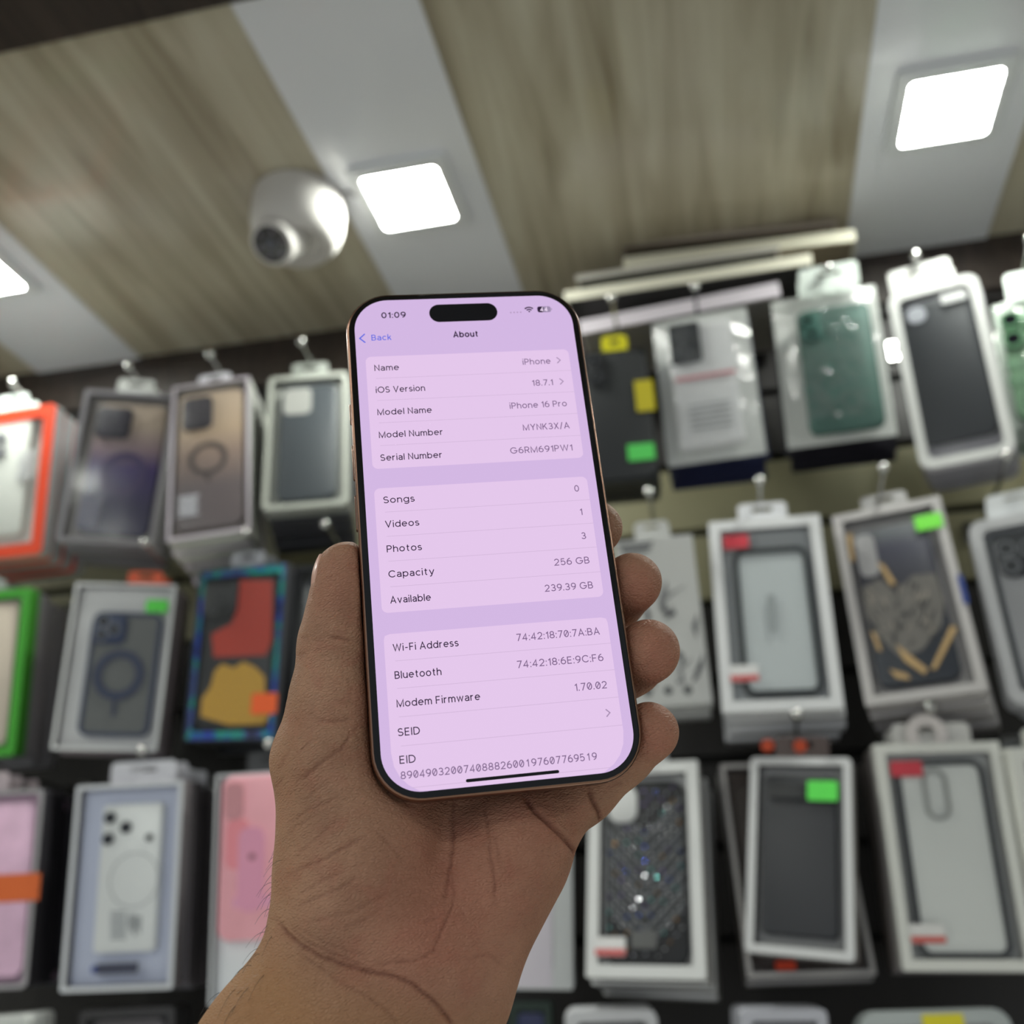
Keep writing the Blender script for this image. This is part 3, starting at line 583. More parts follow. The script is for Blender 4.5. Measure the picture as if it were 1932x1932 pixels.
hand = bpy.data.objects.new('hand', me); C.objects.link(hand); hand.matrix_world = PH
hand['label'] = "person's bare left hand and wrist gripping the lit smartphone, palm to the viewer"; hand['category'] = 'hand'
# nails: thin curved plates laid on the backs of the fingertips
nailm = mat('fingernail', (214, 168, 150), .3, spec=.5, coat=.3)
def nail(c, axis, out, ln, wd, nm='fingernail', r=8.5):
    c = np.array(c, float); ax = np.array(axis, float); ax /= np.linalg.norm(ax); o_ = np.array(out, float); o_ -= o_@ax*ax; o_ /= np.linalg.norm(o_); s_ = np.cross(ax, o_)
    nu, nv = 11, 9; P = []
    for off in (0.35, -.35):
        for i in range(nu):
            for j in range(nv):
                u = -1+2*i/(nu-1); v = -1+2*j/(nv-1)
                vv = v*wd/2*math.sqrt(max(0, 1-.55*max(0, abs(u)-.55)**2*4)); ang = vv/r; p_ = c+ax*u*ln/2+s_*math.sin(ang)*r+o_*(math.cos(ang)*r+off-1.6*max(0, u)**2-.5*max(0, -u)**3)
                P.append((p_[0]*mm, -p_[1]*mm, -p_[2]*mm))
    n = nu*nv; Fc = []
    for i in range(nu-1):
        for j in range(nv-1):
            a = i*nv+j; Fc.append((a, a+1, a+nv+1, a+nv)); Fc.append((n+a, n+a+nv, n+a+nv+1, n+a+1))
    rim = [j for j in range(nv)]+[i*nv+nv-1 for i in range(1, nu)]+[(nu-1)*nv+j for j in range(nv-2, -1, -1)]+[i*nv for i in range(nu-2, 0, -1)]
    for a, b_ in zip(rim, rim[1:]+rim[:1]): Fc.append((a, n+a, n+b_, b_))
    bb = MB(); bb.add(P, Fc, nailm); o = bb.build(nm, hand, True); return o
nail((-40.4, 12.2, 9.4), (.11, -1, -.06), (-.97, 0, .12), 13, 12, 'thumbnail', 8.85)
for (cx_, cy_, cz_, rad), dr in (((42.0, 18.9, 11.5, 8.5), (.08, -.15, -1)), ((42.8, 39.7, 11, 8.9), (.08, -.1, -1)), ((39.6, 62.1, 11.5, 7.95), (.2, -.2, -1)), ((33.4, 1.0, 16.0, 8.3), (.5, -.2, -1))):
    nail((cx_, cy_, cz_), dr, (.80, -.60, .15), 9, 10, r=rad)
# hairs on the outer wrist
hb = MB(); hm = mat('dark_hair', (24, 18, 16), .5); fr_ = random.Random(3)
def skin_point(p, dr):
    p = np.array(p, np.float32); dr = np.array(dr, np.float32)
    for _ in range(40): p = p-dr*float(hand_sdf(p[None])[0])*.8
    return p
for i in range(46):
    s_ = fr_.uniform(-16, 30); p0 = WR+AX*s_-LAT*40+np.array((0, 0, fr_.uniform(-14, 6)))
    p0 = skin_point(p0, (-.79, -.61, 0)); ln = fr_.uniform(3, 8); cur = np.array((-.6, .25+fr_.uniform(-.5, .5), fr_.uniform(-.5, .2))); P = []
    for q_ in range(5):
        P.append(p0+cur*ln*q_/4+np.array((0, 1, 0))*ln*.5*(q_/4)**2)
    hb.tube([(a[0]*mm, -a[1]*mm, -a[2]*mm) for a in P], .00006, hm, 4, .00002)
ho = hb.build('wrist_hair', hand); ho['kind'] = 'stuff'

# ------------------------------------------------------------------ packages on the display hooks
def unproj(q, c, n):
    d = M@np.array([(q[0]-966)/F, (q[1]-966)/F, 1.]); return d*((c@n)/(d@n))
def pose(quad, Yf):
    """the plane (turned or leaning a little) on which these four corners make a true rectangle"""
    ctr = np.mean(quad, 0); c = at(ctr[0], ctr[1], Y=Yf)-CAM; best = None
    for ya in range(-15, 16, 3):
        for pi_ in range(-6, 10, 3):
            a, e = math.radians(ya), math.radians(pi_); n = np.array([math.sin(a)*math.cos(e), -math.cos(a)*math.cos(e), math.sin(e)])
            q = [unproj(p, c, n) for p in quad]; t, r, b_, l = q[1]-q[0], q[2]-q[1], q[2]-q[3], q[3]-q[0]
            nt_, nr, nb_, nl = [np.linalg.norm(v) for v in (t, r, b_, l)]
            cost = ((nt_-nb_)/(nt_+nb_))**2+((nr-nl)/(nr+nl))**2+.25*sum(((u@v)/(np.linalg.norm(u)*np.linalg.norm(v)))**2 for u, v in ((t, r), (t, l), (b_, r), (b_, l)))+2.5e-5*(ya**2+2*pi_**2)/9
            if best is None or cost < best[0]: best = (cost, n, q, (nt_+nb_)/2, (nr+nl)/2)
    _, n, q, w_, h_ = best
    ez = (q[0]-q[3])/np.linalg.norm(q[0]-q[3])+(q[1]-q[2])/np.linalg.norm(q[1]-q[2]); ez -= ez@n*n; ez /= np.linalg.norm(ez)
    ex = (q[1]-q[0])/np.linalg.norm(q[1]-q[0])+(q[2]-q[3])/np.linalg.norm(q[2]-q[3]); ex -= ex@n*n
    ex /= np.linalg.norm(ex); ex = ex+ (np.cross(-n, ez)*-1 if False else 0); ez2 = np.cross(ex, -n); ez = ez+ez2 if ez@ez2 > 0 else ez; ez /= np.linalg.norm(ez)
    ey = -n; ex = np.cross(ey, ez); o = np.mean(q, 0)+ez*h_/2
    def uv(p):
        v = unproj(p, o, n)-o; return (float(v@ex), float(v@ez))
    return frame_mtx(ex, ey, ez, o+CAM), w_, h_, uv
def rect(uv, r):
    """local centre and size of a rectangle given by picture corners x0,y0,x1,y1 or four corners"""
    if len(r) == 4 and not hasattr(r[0], '__len__'): r = [(r[0], r[1]), (r[2], r[1]), (r[2], r[3]), (r[0], r[3])]
    p = [uv(a) for a in r]; cx = sum(a[0] for a in p)/4; cz = sum(a[1] for a in p)/4
    w_ = (math.dist(p[0], p[1])+math.dist(p[3], p[2]))/2; h_ = (math.dist(p[0], p[3])+math.dist(p[1], p[2]))/2
    return cx, cz, w_, h_
FILM = film('clear_film', gloss=.0, rough=.12, haze=.01, bump=.06, bscale=9)
BAGF = film('crumpled_film', gloss=.02, rough=.14, haze=.04, bump=.9, bscale=26, hazecol=(238, 240, 236))
SIDE = film('milky_plastic', gloss=.06, rough=.2, haze=.55, hazecol=(214, 214, 214))
CLEARB = film('clear_case_plastic', gloss=.05, rough=.12, haze=.35, hazecol=(214, 218, 220))
chrome = mat('hook_chrome', (190, 190, 188), .18, metal=1)
HOOKZ = (1.6+.742, 1.6+.466, 1.6+.199, 1.6-.062)
def clr(c, rough=.5, **k): return mat('c_%d_%d_%d_%d' % (c[0], c[1], c[2], rough*100), c, rough, **k)
def hook(x, z, label):
    t = thing('display_hook', label, 'display hook', loc=(x, YW-.001, z))
    b = MB(); b.box(-.011, .011, -.004, 0, -.016, .012, chrome); b.build('back_plate', t)
    b = MB(); b.tube([(0, -.002, 0), (0, -.05, -.004), (0, -.15, 0), (0, -.192, .010)], .0022, chrome, 8); b.build('prong', t, True)
    b = MB(); b.ball((0, -.196, .0115), .0062, chrome, 8); b.build('ball_tip', t, True)
ORD = ['second', 'third', 'fourth']
NICKS = iter(['orange-red bordered case', 'purple ring case', 'beige ring case', 'dark slate case', 'black case with yellow tag', 'white case in a crinkled bag', 'dark green case', 'tilted charcoal case', 'mint green case',
    'green-bordered case', 'navy ring case', 'red and black foil-edged case', 'narrow black pack', 'grey ink-drawn card box', 'black-framed clear case of the second row', 'beast-printed case', 'blister pack at the right edge', 'pink case with orange band',
    'white and lavender box', 'pink case beside the wrist', 'pink and blue printed box', 'stone-studded quilted case', 'tilted grey box with an orange dot', 'dark camera-bar case', 'black-edged case with oval opening', 'third-row box at the right edge',
    'white pack under the sparkly case', 'white pack below the dark case', 'rounded pack with yellow mark', 'pack in the lower left corner', 'dark green pack', 'dark grey pack'])
def package(short, quad, Yf=1.065, kind='box', shell=(225, 226, 228), border=.005, depth=.020, back=(205, 205, 205), r=.002, case=None, stickers=(), tab=None, bars=(), behind=3,
            bcol=None, row=0, filmed=True, gems=None, side=None, gap=.0035, extra=None, hooked=True, cat='phone case package', pose_from=None):
    mtx, w_, h_, uv = pose(quad, Yf); nick = next(NICKS)
    t = thing('phone_case_package', short, cat, mtx=mtx)
    shm = clr(shell, .4); z0 = -h_; cz = -h_/2; n_ = 6
    O = rr(w_, h_, r, n_, 0, cz); I = rr(w_-2*border, h_-2*border, max(.001, r-border*.5), n_, 0, cz)
    if kind in ('box', 'tray'):
        b = MB(); b.ring(O, I, 0, .0012, shm); b.loft([[(x, .0012, z) for x, z in O], [(x, depth, z) for x, z in O]], clr(side, .45) if side else shm, False, True)
        b.build('box_shell', t, label=None)
    else:
        b = MB(); b.loft([[(x, depth, z) for x, z in O], [(x, depth+.0008, z) for x, z in O]], clr(back, .5)); b.build('backing_card', t)
    if kind == 'box' and back:
        b = MB(); yb = min(depth*.8, .0112); b.loft([[(x*.995, yb, z) for x, z in I], [(x*.995, yb+.0008, z) for x, z in I]], clr(back, .5)); b.build('insert_card', t)
    if case:
        c = dict(y0=.0016, y1=.0105, col=(60, 60, 60), r=.011); c.update(case); cx, cc_, cw, ch = rect(uv, c['at']); y0, y1 = c['y0'], c['y1']
        co = rr(cw, ch, c['r'], 7, cx, cc_); b = MB(); cm = c.get('mat') or clr(c['col'], c.get('rough', .45))
        if c.get('bumper'):
            e_ = c['bumper']; ci = rr(cw-2*e_, ch-2*e_, max(.002, c['r']-e_), 7, cx, cc_); b.ring(co, ci, y0, y1, cm)
            pc = b.build('phone_case', t, True)
            b = MB(); b.loft([[(x, y0+.002, z) for x, z in ci], [(x, y0+.0032, z) for x, z in ci]], c.get('pmat') or clr(c['panel'], .3)); b.build('back_panel', pc)
        else:
            b.prism(co, y0, y1, cm, bev=.0022); pc = b.build('phone_case', t, True)
        yy = y0-.0001
        for nm_, rc, col_, rad, thick in c.get('pads', ()):
            a = rect(uv, rc); b = MB(); b.prism(rr(a[2], a[3], rad, 6, a[0], a[1]), yy-thick, yy, clr(col_, .4), bev=min(.0006, thick*.6) if thick > .0008 else 0); isl = b.build(nm_, pc, True)
        if c.get('lens'):
            b = MB()
            for (lx, ly, lr) in c['lens']:
                a = uv((lx, ly)); k = lr/F*1.2
                b.ring(b.circ(a[0], a[1], k), b.circ(a[0], a[1], k*.72), yy-.0036, yy-.001, clr(c.get('lring', (70, 72, 78)), .25)); b.prism(b.circ(a[0], a[1], k*.7), yy-.0028, yy-.0012, clr((18, 18, 24), .15))
            b.build('lens_ring', pc, True)
        if c.get('ring'):
            lx, ly, ro, ri, col_ = c['ring']; a = uv((lx, ly)); k = 1.2/F; b = MB(); b.ring(b.circ(a[0], a[1], ro*k, 40), b.circ(a[0], a[1], ri*k, 40), yy-.0008, yy, clr(col_, .4))
            if c.get('stem'): s_ = c['stem']*k; b.prism(rr(.0045, s_, .001, 3, a[0], a[1]-ro*k-s_/2), yy-.0008, yy, clr(col_, .4))
            b.build('magnet_ring', pc, True)
        for pts_, col_ in c.get('patch', ()):
            b = MB(); b.prism([uv(p_) for p_ in pts_], yy-.0005, yy, clr(col_, .45)); b.build('printed_motif', pc)
        if c.get('fn'): c['fn'](pc, uv, yy)
        if gems: gems(pc, uv, yy, cx, cc_, cw, ch)
    if filmed:
        b = MB(); 
        if kind == 'bag':
            nu, nv = 22, 36; P = []
            for i in range(nu+1):
                for j in range(nv+1):
                    x = -w_/2+w_*i/nu; z = -h_*j/nv; e_ = min(i, nu-i)/nu*2; e2 = min(j, nv-j)/nv*2
                    P.append((x, depth-(depth-.001)*min(1, 2.6*e_)*min(1, 3*e2+.15)+rng.normal(0, .0010), z))
            b.add(P, [(i*(nv+1)+j, i*(nv+1)+j+1, (i+1)*(nv+1)+j+1, (i+1)*(nv+1)+j) for i in range(nu) for j in range(nv)], BAGF); b.build('plastic_bag', t, True, fix=False)
        else:
            J = rr(w_-2*border+.001, h_-2*border+.001, max(.001, r-border*.5), n_, 0, cz); b.add([(x, .0005, z) for x, z in J], [tuple(range(len(J)))], FILM); b.build('window_film', t, fix=False)
    main = [o for o in t.children]
    if tab is not None:
        tx, tw, th, tc_ = tab; b = MB(); nn = 6; oo = rr(tw, th, .006, nn, tx, th/2-.001); ii = rr(tw*.42, .0065, .003, nn, tx, th*.62); b.ring(oo, ii, depth*.5, depth*.5+.0012, clr(tc_, .4)); b.build('hang_tab', t, True); main = list(t.children)
    for sp_ in stickers:
        rc, col_ = sp_[0], sp_[1]; a = rect(uv, rc); b = MB(); b.prism(rr(a[2], a[3], .0015, 3, a[0], a[1]), -.0011, -.0006, clr(col_, .5))
        if len(sp_) > 2: b.prism(rr(a[2]*.98, a[3]*.34, .001, 3, a[0], a[1]-a[3]*.3), -.0013, -.0011, clr(sp_[2], .5))
        b.build('price_sticker', t)
    for rc, col_ in bars:
        a = rect(uv, rc); b = MB(); n2 = max(1, int(a[3]/.004))
        for i in range(n2): b.prism(rr(a[2]*(1-.13*((i*7) % 3)), a[3]/n2*.55, .0002, 2, a[0], a[1]+a[3]*(.5-(i+.5)/n2)), -.0009, -.0005, clr(col_, .5))
        b.build('printed_text', t)
    if extra: extra(t, uv)
    # the same kind of package hanging behind on the same hook
    for kb in range(behind):
        c_ = t.copy(); C.objects.link(c_); c_['label'] = '%s package back on the hook of the %s' % (ORD[kb], nick)
        m_ = Matrix.Translation((random.uniform(-.003, .003), (depth+gap)*(kb+1), random.uniform(-.004, 0)-(.004*kb)))@Matrix.Rotation(math.radians(random.uniform(-1.2, 1.2)), 4, 'Y')
        c_.matrix_world = mtx@m_
        for o in main:
            if o.name.split('.')[0] in ('plastic_bag', 'window_film', 'price_sticker', 'printed_text'): continue
            d = o.copy(); C.objects.link(d); d.parent = c_
            if bcol and o.name.split('.')[0] in ('box_shell', 'phone_case', 'backing_card'):
                d.data = o.data.copy()
                for i in range(len(d.data.materials)): d.data.materials[i] = clr(bcol, .35)
            if o.name.startswith('phone_case'):
                for g_ in o.children: e_ = g_.copy(); C.objects.link(e_); e_.parent = d
    if hooked:
        x_ = mtx@Vector(((tab[0] if tab else 0), 0, .012)); hook(x_.x, HOOKZ[row], 'chrome display hook holding up the '+nick)
    return t, uv
def plate(t, uv, rc, col_):
    a = rect(uv, rc); b = MB(); b.prism(rr(a[2]*.99, a[3]*.99, .002, 3, a[0], a[1]), -.0004, .001, clr(col_, .5)); b.build('front_card', t)
GREEN = (96, 232, 84); ORG = (255, 106, 48); REDS = (206, 62, 76); WH = (228, 228, 228)

# ---- top row, left of the phone
def orange_frame(t, uv):
    a = rect(uv, [(-70, 800), (66, 781), (34, 1008), (-105, 1030)])
    o_ = rr(a[2]+.030, a[3]+.028, .010, 6, a[0], a[1]); i_ = rr(a[2], a[3], .006, 6, a[0], a[1]); b = MB(); b.ring(o_, i_, .0016, .004, clr((226, 70, 34), .4)); b.build('printed_border', t)
def red_case(pc, uv, yy):
    b = MB()
    for (x, y, r_) in ((-25, 818, 12), (2, 826, 12), (-12, 858, 12), (4, 852, 9)):
        a = uv((x, y)); k = 1.2*r_/F; b.ring(b.circ(a[0], a[1], k), b.circ(a[0], a[1], k*.6), yy-.003, yy, clr((150, 150, 156), .3)); b.prism(b.circ(a[0], a[1], k*.55), yy-.002, yy-.0004, clr((40, 44, 50), .2))
    b.build('lens_ring', pc, True)
package('clear phone case in an orange-red bordered pack, cut off at left, top row', [(-100, 792), (106, 760), (78, 1045), (-140, 1070)], kind='box', shell=(226, 70, 34), border=.018, r=.008, back=(232, 234, 228), side=(196, 200, 198),
        case=dict(at=[(-75, 800), (64, 782), (34, 1005), (-105, 1028)], col=(228, 230, 224), r=.010, fn=red_case), tab=(0.01, .05, .030, (226, 234, 230)), bars=[((32, 850, 66, 905), (205, 205, 208))], row=0)
def grad_mat(name, stops, lo, hi, rough=.35):
    """colour dyed along the height of the case"""
    m = bpy.data.materials.new(name); m.use_nodes = True; nt = m.node_tree; b = nt.nodes['Principled BSDF']; tc = nt.nodes.new('ShaderNodeTexCoord'); sx = nt.nodes.new('ShaderNodeSeparateXYZ'); mr = nt.nodes.new('ShaderNodeMapRange')
    r = nt.nodes.new('ShaderNodeValToRGB')
    while len(r.color_ramp.elements) < len(stops): r.color_ramp.elements.new(.5)
    for e, (p, c) in zip(r.color_ramp.elements, stops): e.position = p; e.color = lin(c)
    nt.links.new(tc.outputs['Object'], sx.inputs[0]); nt.links.new(sx.outputs[2], mr.inputs[0]); mr.inputs[1].default_value = lo; mr.inputs[2].default_value = hi
    nt.links.new(mr.outputs[0], r.inputs[0]); nt.links.new(r.outputs[0], b.inputs['Base Color']); b.inputs['Roughness'].default_value = rough
    MATS[name] = m; return m
package('purple translucent case with a dark purple ring in a clear box, top row', [(153, 722), (318, 757), (303, 1033), (118, 1018)], Yf=1.080, shell=(142, 138, 144), border=.006, back=(150, 144, 140), side=(168, 166, 170), depth=.022,
        case=dict(at=[(178, 752), (304, 770), (288, 1012), (150, 1005)], mat=grad_mat('purple_fade', [(0, (34, 26, 72)), (.38, (62, 44, 104)), (.55, (132, 112, 122)), (.8, (168, 152, 138))], -.17, -.02), r=.013,
                  pads=[('camera_island', [(184, 766), (249, 772), (246, 830), (180, 824)], (38, 36, 46), .009, .003)], lens=[(200, 784, 12), (230, 788, 12), (198, 812, 12), (229, 812, 7)], ring=(233, 893, 49, 34, (52, 32, 88)), lring=(86, 82, 92)),
        bars=[((145, 940, 190, 995), (150, 150, 166))], tab=(.0, .052, .026, (214, 216, 212)), row=0)
package('beige translucent case with a dark ring in a mauve-edged clear box, top row', [(327, 731), (468, 709), (475, 999), (313, 1022)], Yf=1.050, shell=(196, 186, 196), border=.004, back=(170, 160, 156), side=(206, 208, 200), depth=.030,
        case=dict(at=[(338, 748), (456, 728), (458, 985), (326, 1002)], mat=grad_mat('bronze_fade', [(0, (112, 102, 104)), (.35, (150, 130, 120)), (.6, (184, 162, 140)), (.9, (196, 176, 156))], -.17, -.02), r=.012,
                  pads=[('camera_island', [(346, 754), (402, 746), (400, 806), (344, 814)], (60, 58, 64), .009, .003)], lens=[(361, 772, 11), (386, 768, 11), (361, 796, 11), (386, 792, 6)], ring=(392, 863, 40, 30, (82, 74, 74)), stem=14, lring=(96, 92, 98)),
        bars=[((335, 935, 375, 975), (198, 198, 206))], tab=(.0, .046, .026, (216, 214, 222)), row=0)
package('dark slate case on a pale tray, light camera cutout, top row beside the phone', [(510, 714), (652, 699), (662, 953), (491, 960)], shell=(168, 170, 162), border=.007, r=.008, back=(186, 188, 180), side=(150, 152, 146), depth=.020,
        case=dict(at=[(530, 728), (638, 722), (632, 938), (521, 942)], col=(70, 76, 82), r=.013, pads=[('camera_cutout', [(536, 734), (588, 730), (587, 778), (533, 783)], (176, 176, 172), .009, .0006)]), tab=(.0, .05, .03, (150, 154, 148)), row=0, bcol=(70, 70, 74))
# ---- top row, right of the phone
package('black case under a yellow hang tag, with yellow and green labels, top row', [(1090, 668), (1219, 656), (1243, 905), (1116, 917)], kind='box', shell=(34, 36, 38), border=.003, back=(40, 42, 44), filmed=False, depth=.016,
        case=dict(at=[(1096, 674), (1215, 662), (1239, 898), (1132, 910)], col=(44, 46, 48), r=.011, y0=-.004, y1=.010, pads=[('camera_island', [(1104, 674), (1142, 671), (1147, 728), (1108, 731)], (32, 33, 36), .008, .0025)], lens=[(1120, 686, 10), (1124, 714, 10)], lring=(92, 94, 98)),
        stickers=[], tab=(.004, .032, .026, (222, 214, 40)), row=0, bcol=(28, 28, 30), gap=.007, behind=2,
        extra=lambda t, uv: [(lambda a, b: (b.prism(rr(a[2], a[3], .001, 3, a[0], a[1]), -.0052, -.0046, clr(c_, .5)), b.build('price_sticker', t)))(rect(uv, q_), MB()) for q_, c_ in (([(1196, 722), (1230, 719), (1237, 776), (1202, 780)], (196, 182, 40)), ([(1183, 842), (1234, 838), (1236, 868), (1186, 873)], (92, 214, 100)))])
def white_card(t, uv):
    a = rect(uv, [(1274, 700), (1389, 690), (1401, 806), (1284, 820)]); b = MB(); b.prism(rr(a[2], .0045, .001, 3, a[0], a[1]+a[3]*.40), .0022, .0026, clr((206, 128, 138), .5)); 
    for i in range(5): b.prism(rr(a[2]*.70, .0022, .0004, 2, a[0], a[1]-a[3]*(.06+i*.09)), .0022, .0026, clr((150, 152, 154), .5))
    b.build('printed_text', t)
package('white case with a black square camera block in a crinkled clear bag, top row', [(1226, 596), (1411, 569), (1440, 840), (1258, 878)], kind='bag', back=(206, 208, 206), depth=.018,
        case=dict(at=[(1260, 612), (1379, 600), (1404, 830), (1278, 846)], col=(214, 214, 216), r=.006, y0=.004, y1=.014, pads=[('camera_island', [(1260, 612), (1318, 606), (1325, 680), (1266, 687)], (44, 46, 50), .005, .003)], lens=[(1286, 632, 13), (1290, 662, 13), (1308, 628, 6)], lring=(100, 102, 106)),
        extra=white_card, row=0, bcol=(38, 42, 72), behind=3)
package('dark green case in a clear bag, top row beside the tall black case', [(1447, 560), (1655, 522), (1690, 812), (1490, 836)], kind='bag', back=(212, 214, 210), depth=.018,
        case=dict(at=[(1498, 585), (1636, 568), (1676, 802), (1530, 818)], mat=mat('green_silicone', (62, 94, 86), .5, var=.12, vscale=40), r=.011, pads=[('camera_island', [(1506, 592), (1548, 588), (1556, 640), (1513, 645)], (52, 88, 80), .008, .0016)], lens=[(1524, 604, 10), (1532, 630, 10)], lring=(78, 112, 104)),
        tab=(.01, .07, .034, (214, 222, 216)), row=0, bcol=(34, 32, 40), behind=3)
package('charcoal case in a white rounded blister pack, tilted, top row right', [(1672, 556), (1846, 512), (1916, 850), (1738, 890)], kind='tray', shell=(222, 222, 220), border=.011, r=.014, depth=.016,
        case=dict(at=[(1692, 578), (1820, 552), (1898, 812), (1745, 836)], col=(52, 55, 60), r=.012, y0=.001, y1=.012, pads=[('camera_cutout', [(1708, 582), (1744, 576), (1750, 606), (1714, 612)], (160, 162, 170), .009, .0008)]),
        stickers=[([(1773, 554), (1822, 548), (1825, 566), (1776, 572)], (206, 206, 206))], tab=(-.01, .07, .034, (224, 224, 220)), row=0, bcol=(150, 148, 154), side=(190, 188, 194))
package('mint green case with lens rings in a clear bag, right edge of the top row', [(1868, 566), (2060, 522), (2110, 770), (1912, 800)], kind='bag', back=(190, 200, 190), depth=.018,
        case=dict(at=[(1886, 590), (2040, 560), (2080, 770), (1920, 792)], col=(108, 142, 112), r=.013, lens=[(1906, 604, 17), (1912, 640, 17), (1950, 614, 17)], lring=(88, 128, 96), patch=[([(1898, 680), (1990, 664), (1996, 682), (1902, 698)], (88, 122, 94)), ([(1902, 712), (1990, 698), (1996, 716), (1906, 730)], (88, 122, 94))]),
        tab=(.0, .07, .034, (214, 222, 216)), row=0)
# ---- second row, left
package('clear case in a green-bordered pack, cut off by the left edge in the second row', [(-160, 1130), (57, 1106), (28, 1430), (-200, 1436)], shell=(72, 176, 52), border=.012, r=.005, back=(206, 196, 184), side=(70, 150, 52),
        case=dict(at=[(-140, 1150), (34, 1134), (8, 1410), (-175, 1416)], col=(222, 208, 192), r=.012), tab=(0, .05, .028, (200, 200, 204)), row=1, bcol=(150, 148, 152), behind=3)
package('navy-edged grey case with a navy ring in a white-backed clear box, second row', [(144, 1098), (328, 1104), (300, 1420), (94, 1412)], shell=(226, 227, 228), border=.004, back=(232, 232, 232), side=(160, 152, 156), depth=.020,
        case=dict(at=[(176, 1154), (304, 1156), (280, 1392), (144, 1386)], bumper=.0045, panel=(106, 108, 106), col=(44, 56, 86), r=.012, pads=[('camera_island', [(178, 1158), (240, 1160), (236, 1216), (172, 1213)], (44, 56, 88), .009, .002)], lens=[(196, 1172, 13), (216, 1188, 12), (192, 1198, 12)], ring=(223, 1273, 49, 32, (42, 52, 82)), stem=30, lring=(120, 124, 134)),
        stickers=[([(278, 1131), (318, 1133), (316, 1157), (274, 1154)], GREEN)], tab=(.02, .045, .02, (226, 92, 50)), row=1, bcol=(150, 138, 142), behind=2)
def holo(pc, uv, yy):
    b = MB(); b.prism([uv(p_) for p_ in ((398, 1196), (436, 1176), (446, 1150), (452, 1094), (514, 1094), (512, 1210), (500, 1236), (402, 1240))], yy-.0006, yy, clr((186, 62, 48), .4)); b.build('printed_motif', pc)
    b = MB(); b.prism([uv(p_) for p_ in ((377, 1352), (380, 1318), (396, 1296), (404, 1266), (418, 1252), (440, 1260), (458, 1248), (480, 1258), (498, 1276), (500, 1320), (512, 1340), (498, 1366), (430, 1368))], yy-.0006, yy, clr((204, 160, 62), .45)); b.build('printed_motif', pc)
irid = mat('iridescent_foil', (70, 100, 170), .18, metal=.9)
_nt = irid.node_tree; _b = _nt.nodes['Principled BSDF']; _tc = _nt.nodes.new('ShaderNodeTexCoord'); _n = _nt.nodes.new('ShaderNodeTexNoise'); _n.inputs['Scale'].default_value = 22; _r = _nt.nodes.new('ShaderNodeValToRGB')
_r.color_ramp.interpolation = 'LINEAR'
for i_, (p_, c_) in enumerate([(.3, (40, 60, 130)), (.42, (60, 90, 210)), (.5, (50, 190, 160)), (.58, (90, 110, 190)), (.7, (60, 60, 90))]):
    if i_ > 1: _r.color_ramp.elements.new(.5)
for e_, (p_, c_) in zip(_r.color_ramp.elements, [(.3, (40, 60, 130)), (.42, (60, 90, 210)), (.5, (50, 190, 160)), (.58, (90, 110, 190)), (.7, (60, 60, 90))]): e_.position = p_; e_.color = lin(c_)
_nt.links.new(_tc.outputs['Object'], _n.inputs['Vector']); _nt.links.new(_n.outputs['Fac'], _r.inputs[0]); _nt.links.new(_r.outputs[0], _b.inputs['Base Color'])
def foil_edge(t, uv):
    a = rect(uv, [(377, 1078), (537, 1060), (520, 1400), (347, 1394)]); b = MB(); o_ = rr(a[2]*.995, a[3]*.99, .003, 4, a[0], a[1]); i_ = rr(a[2]-.018, a[3]-.022, .003, 4, a[0], a[1]); b.ring(o_, i_, .0014, .0022, irid); b.build('foil_border', t)
package('red and black case with a yellow motif in a rainbow-edged pack beside the thumb', [(377, 1078), (537, 1060), (520, 1400), (347, 1394)], shell=(52, 62, 84), border=.002, back=(46, 50, 60), side=(60, 60, 64), depth=.018,
        case=dict(at=[(384, 1096), (517, 1090), (506, 1366), (374, 1370)], col=(46, 48, 54), r=.009, fn=holo, pads=[('camera_island', [(386, 1100), (450, 1096), (446, 1166), (382, 1170)], (40, 42, 46), .012, .003)], lens=[(421, 1126, 13), (404, 1150, 10)], lring=(90, 92, 96)),
        stickers=[([(478, 1310), (524, 1306), (522, 1344), (472, 1350)], ORG)], extra=foil_edge, tab=(.0, .05, .022, (180, 182, 190)), row=1, bcol=(40, 40, 44), behind=3)
package('narrow black pack with a white edge, second row behind the thumb', [(560, 1068), (690, 1062), (690, 1380), (545, 1386)], Yf=1.08, shell=(30, 32, 36), border=.006, back=(26, 28, 32), side=(40, 40, 44), depth=.018, case=dict(at=[(572, 1092), (680, 1088), (678, 1366), (560, 1370)], col=(38, 42, 50), r=.01, rough=.25), row=1, bcol=(30, 30, 34))
# ---- second row, right
def grey_art(t, uv):
    b = MB(); g = random.Random(5); gc = [(96, 96, 100), (140, 140, 142), (70, 70, 76)]
    for i in range(26):
        x, y = g.uniform(1205, 1318), g.uniform(1095, 1285); a = g.uniform(-.9, .9); ln = g.uniform(8, 30); wd = g.uniform(3, 8)
        p0, p1 = (x-math.sin(a)*ln, y-math.cos(a)*ln), (x+math.sin(a)*ln, y+math.cos(a)*ln); mid = ((p0[0]+p1[0])/2+g.uniform(-10, 10), (p0[1]+p1[1])/2)
        L = [uv(p0), uv((mid[0]-wd, mid[1])), uv(p1), uv((mid[0]+wd, mid[1]))]; yk = -.0007-i*.00002; b.prism(L, yk, yk+.0006, clr(gc[i % 3], .6))
    for (x, y) in ((1223, 1306), (1261, 1303), (1298, 1302)): a = uv((x, y)); b.prism(b.circ(a[0], a[1], .0044), -.0009, -.0004, clr((70, 72, 76), .6))
    b.build('printed_motif', t)
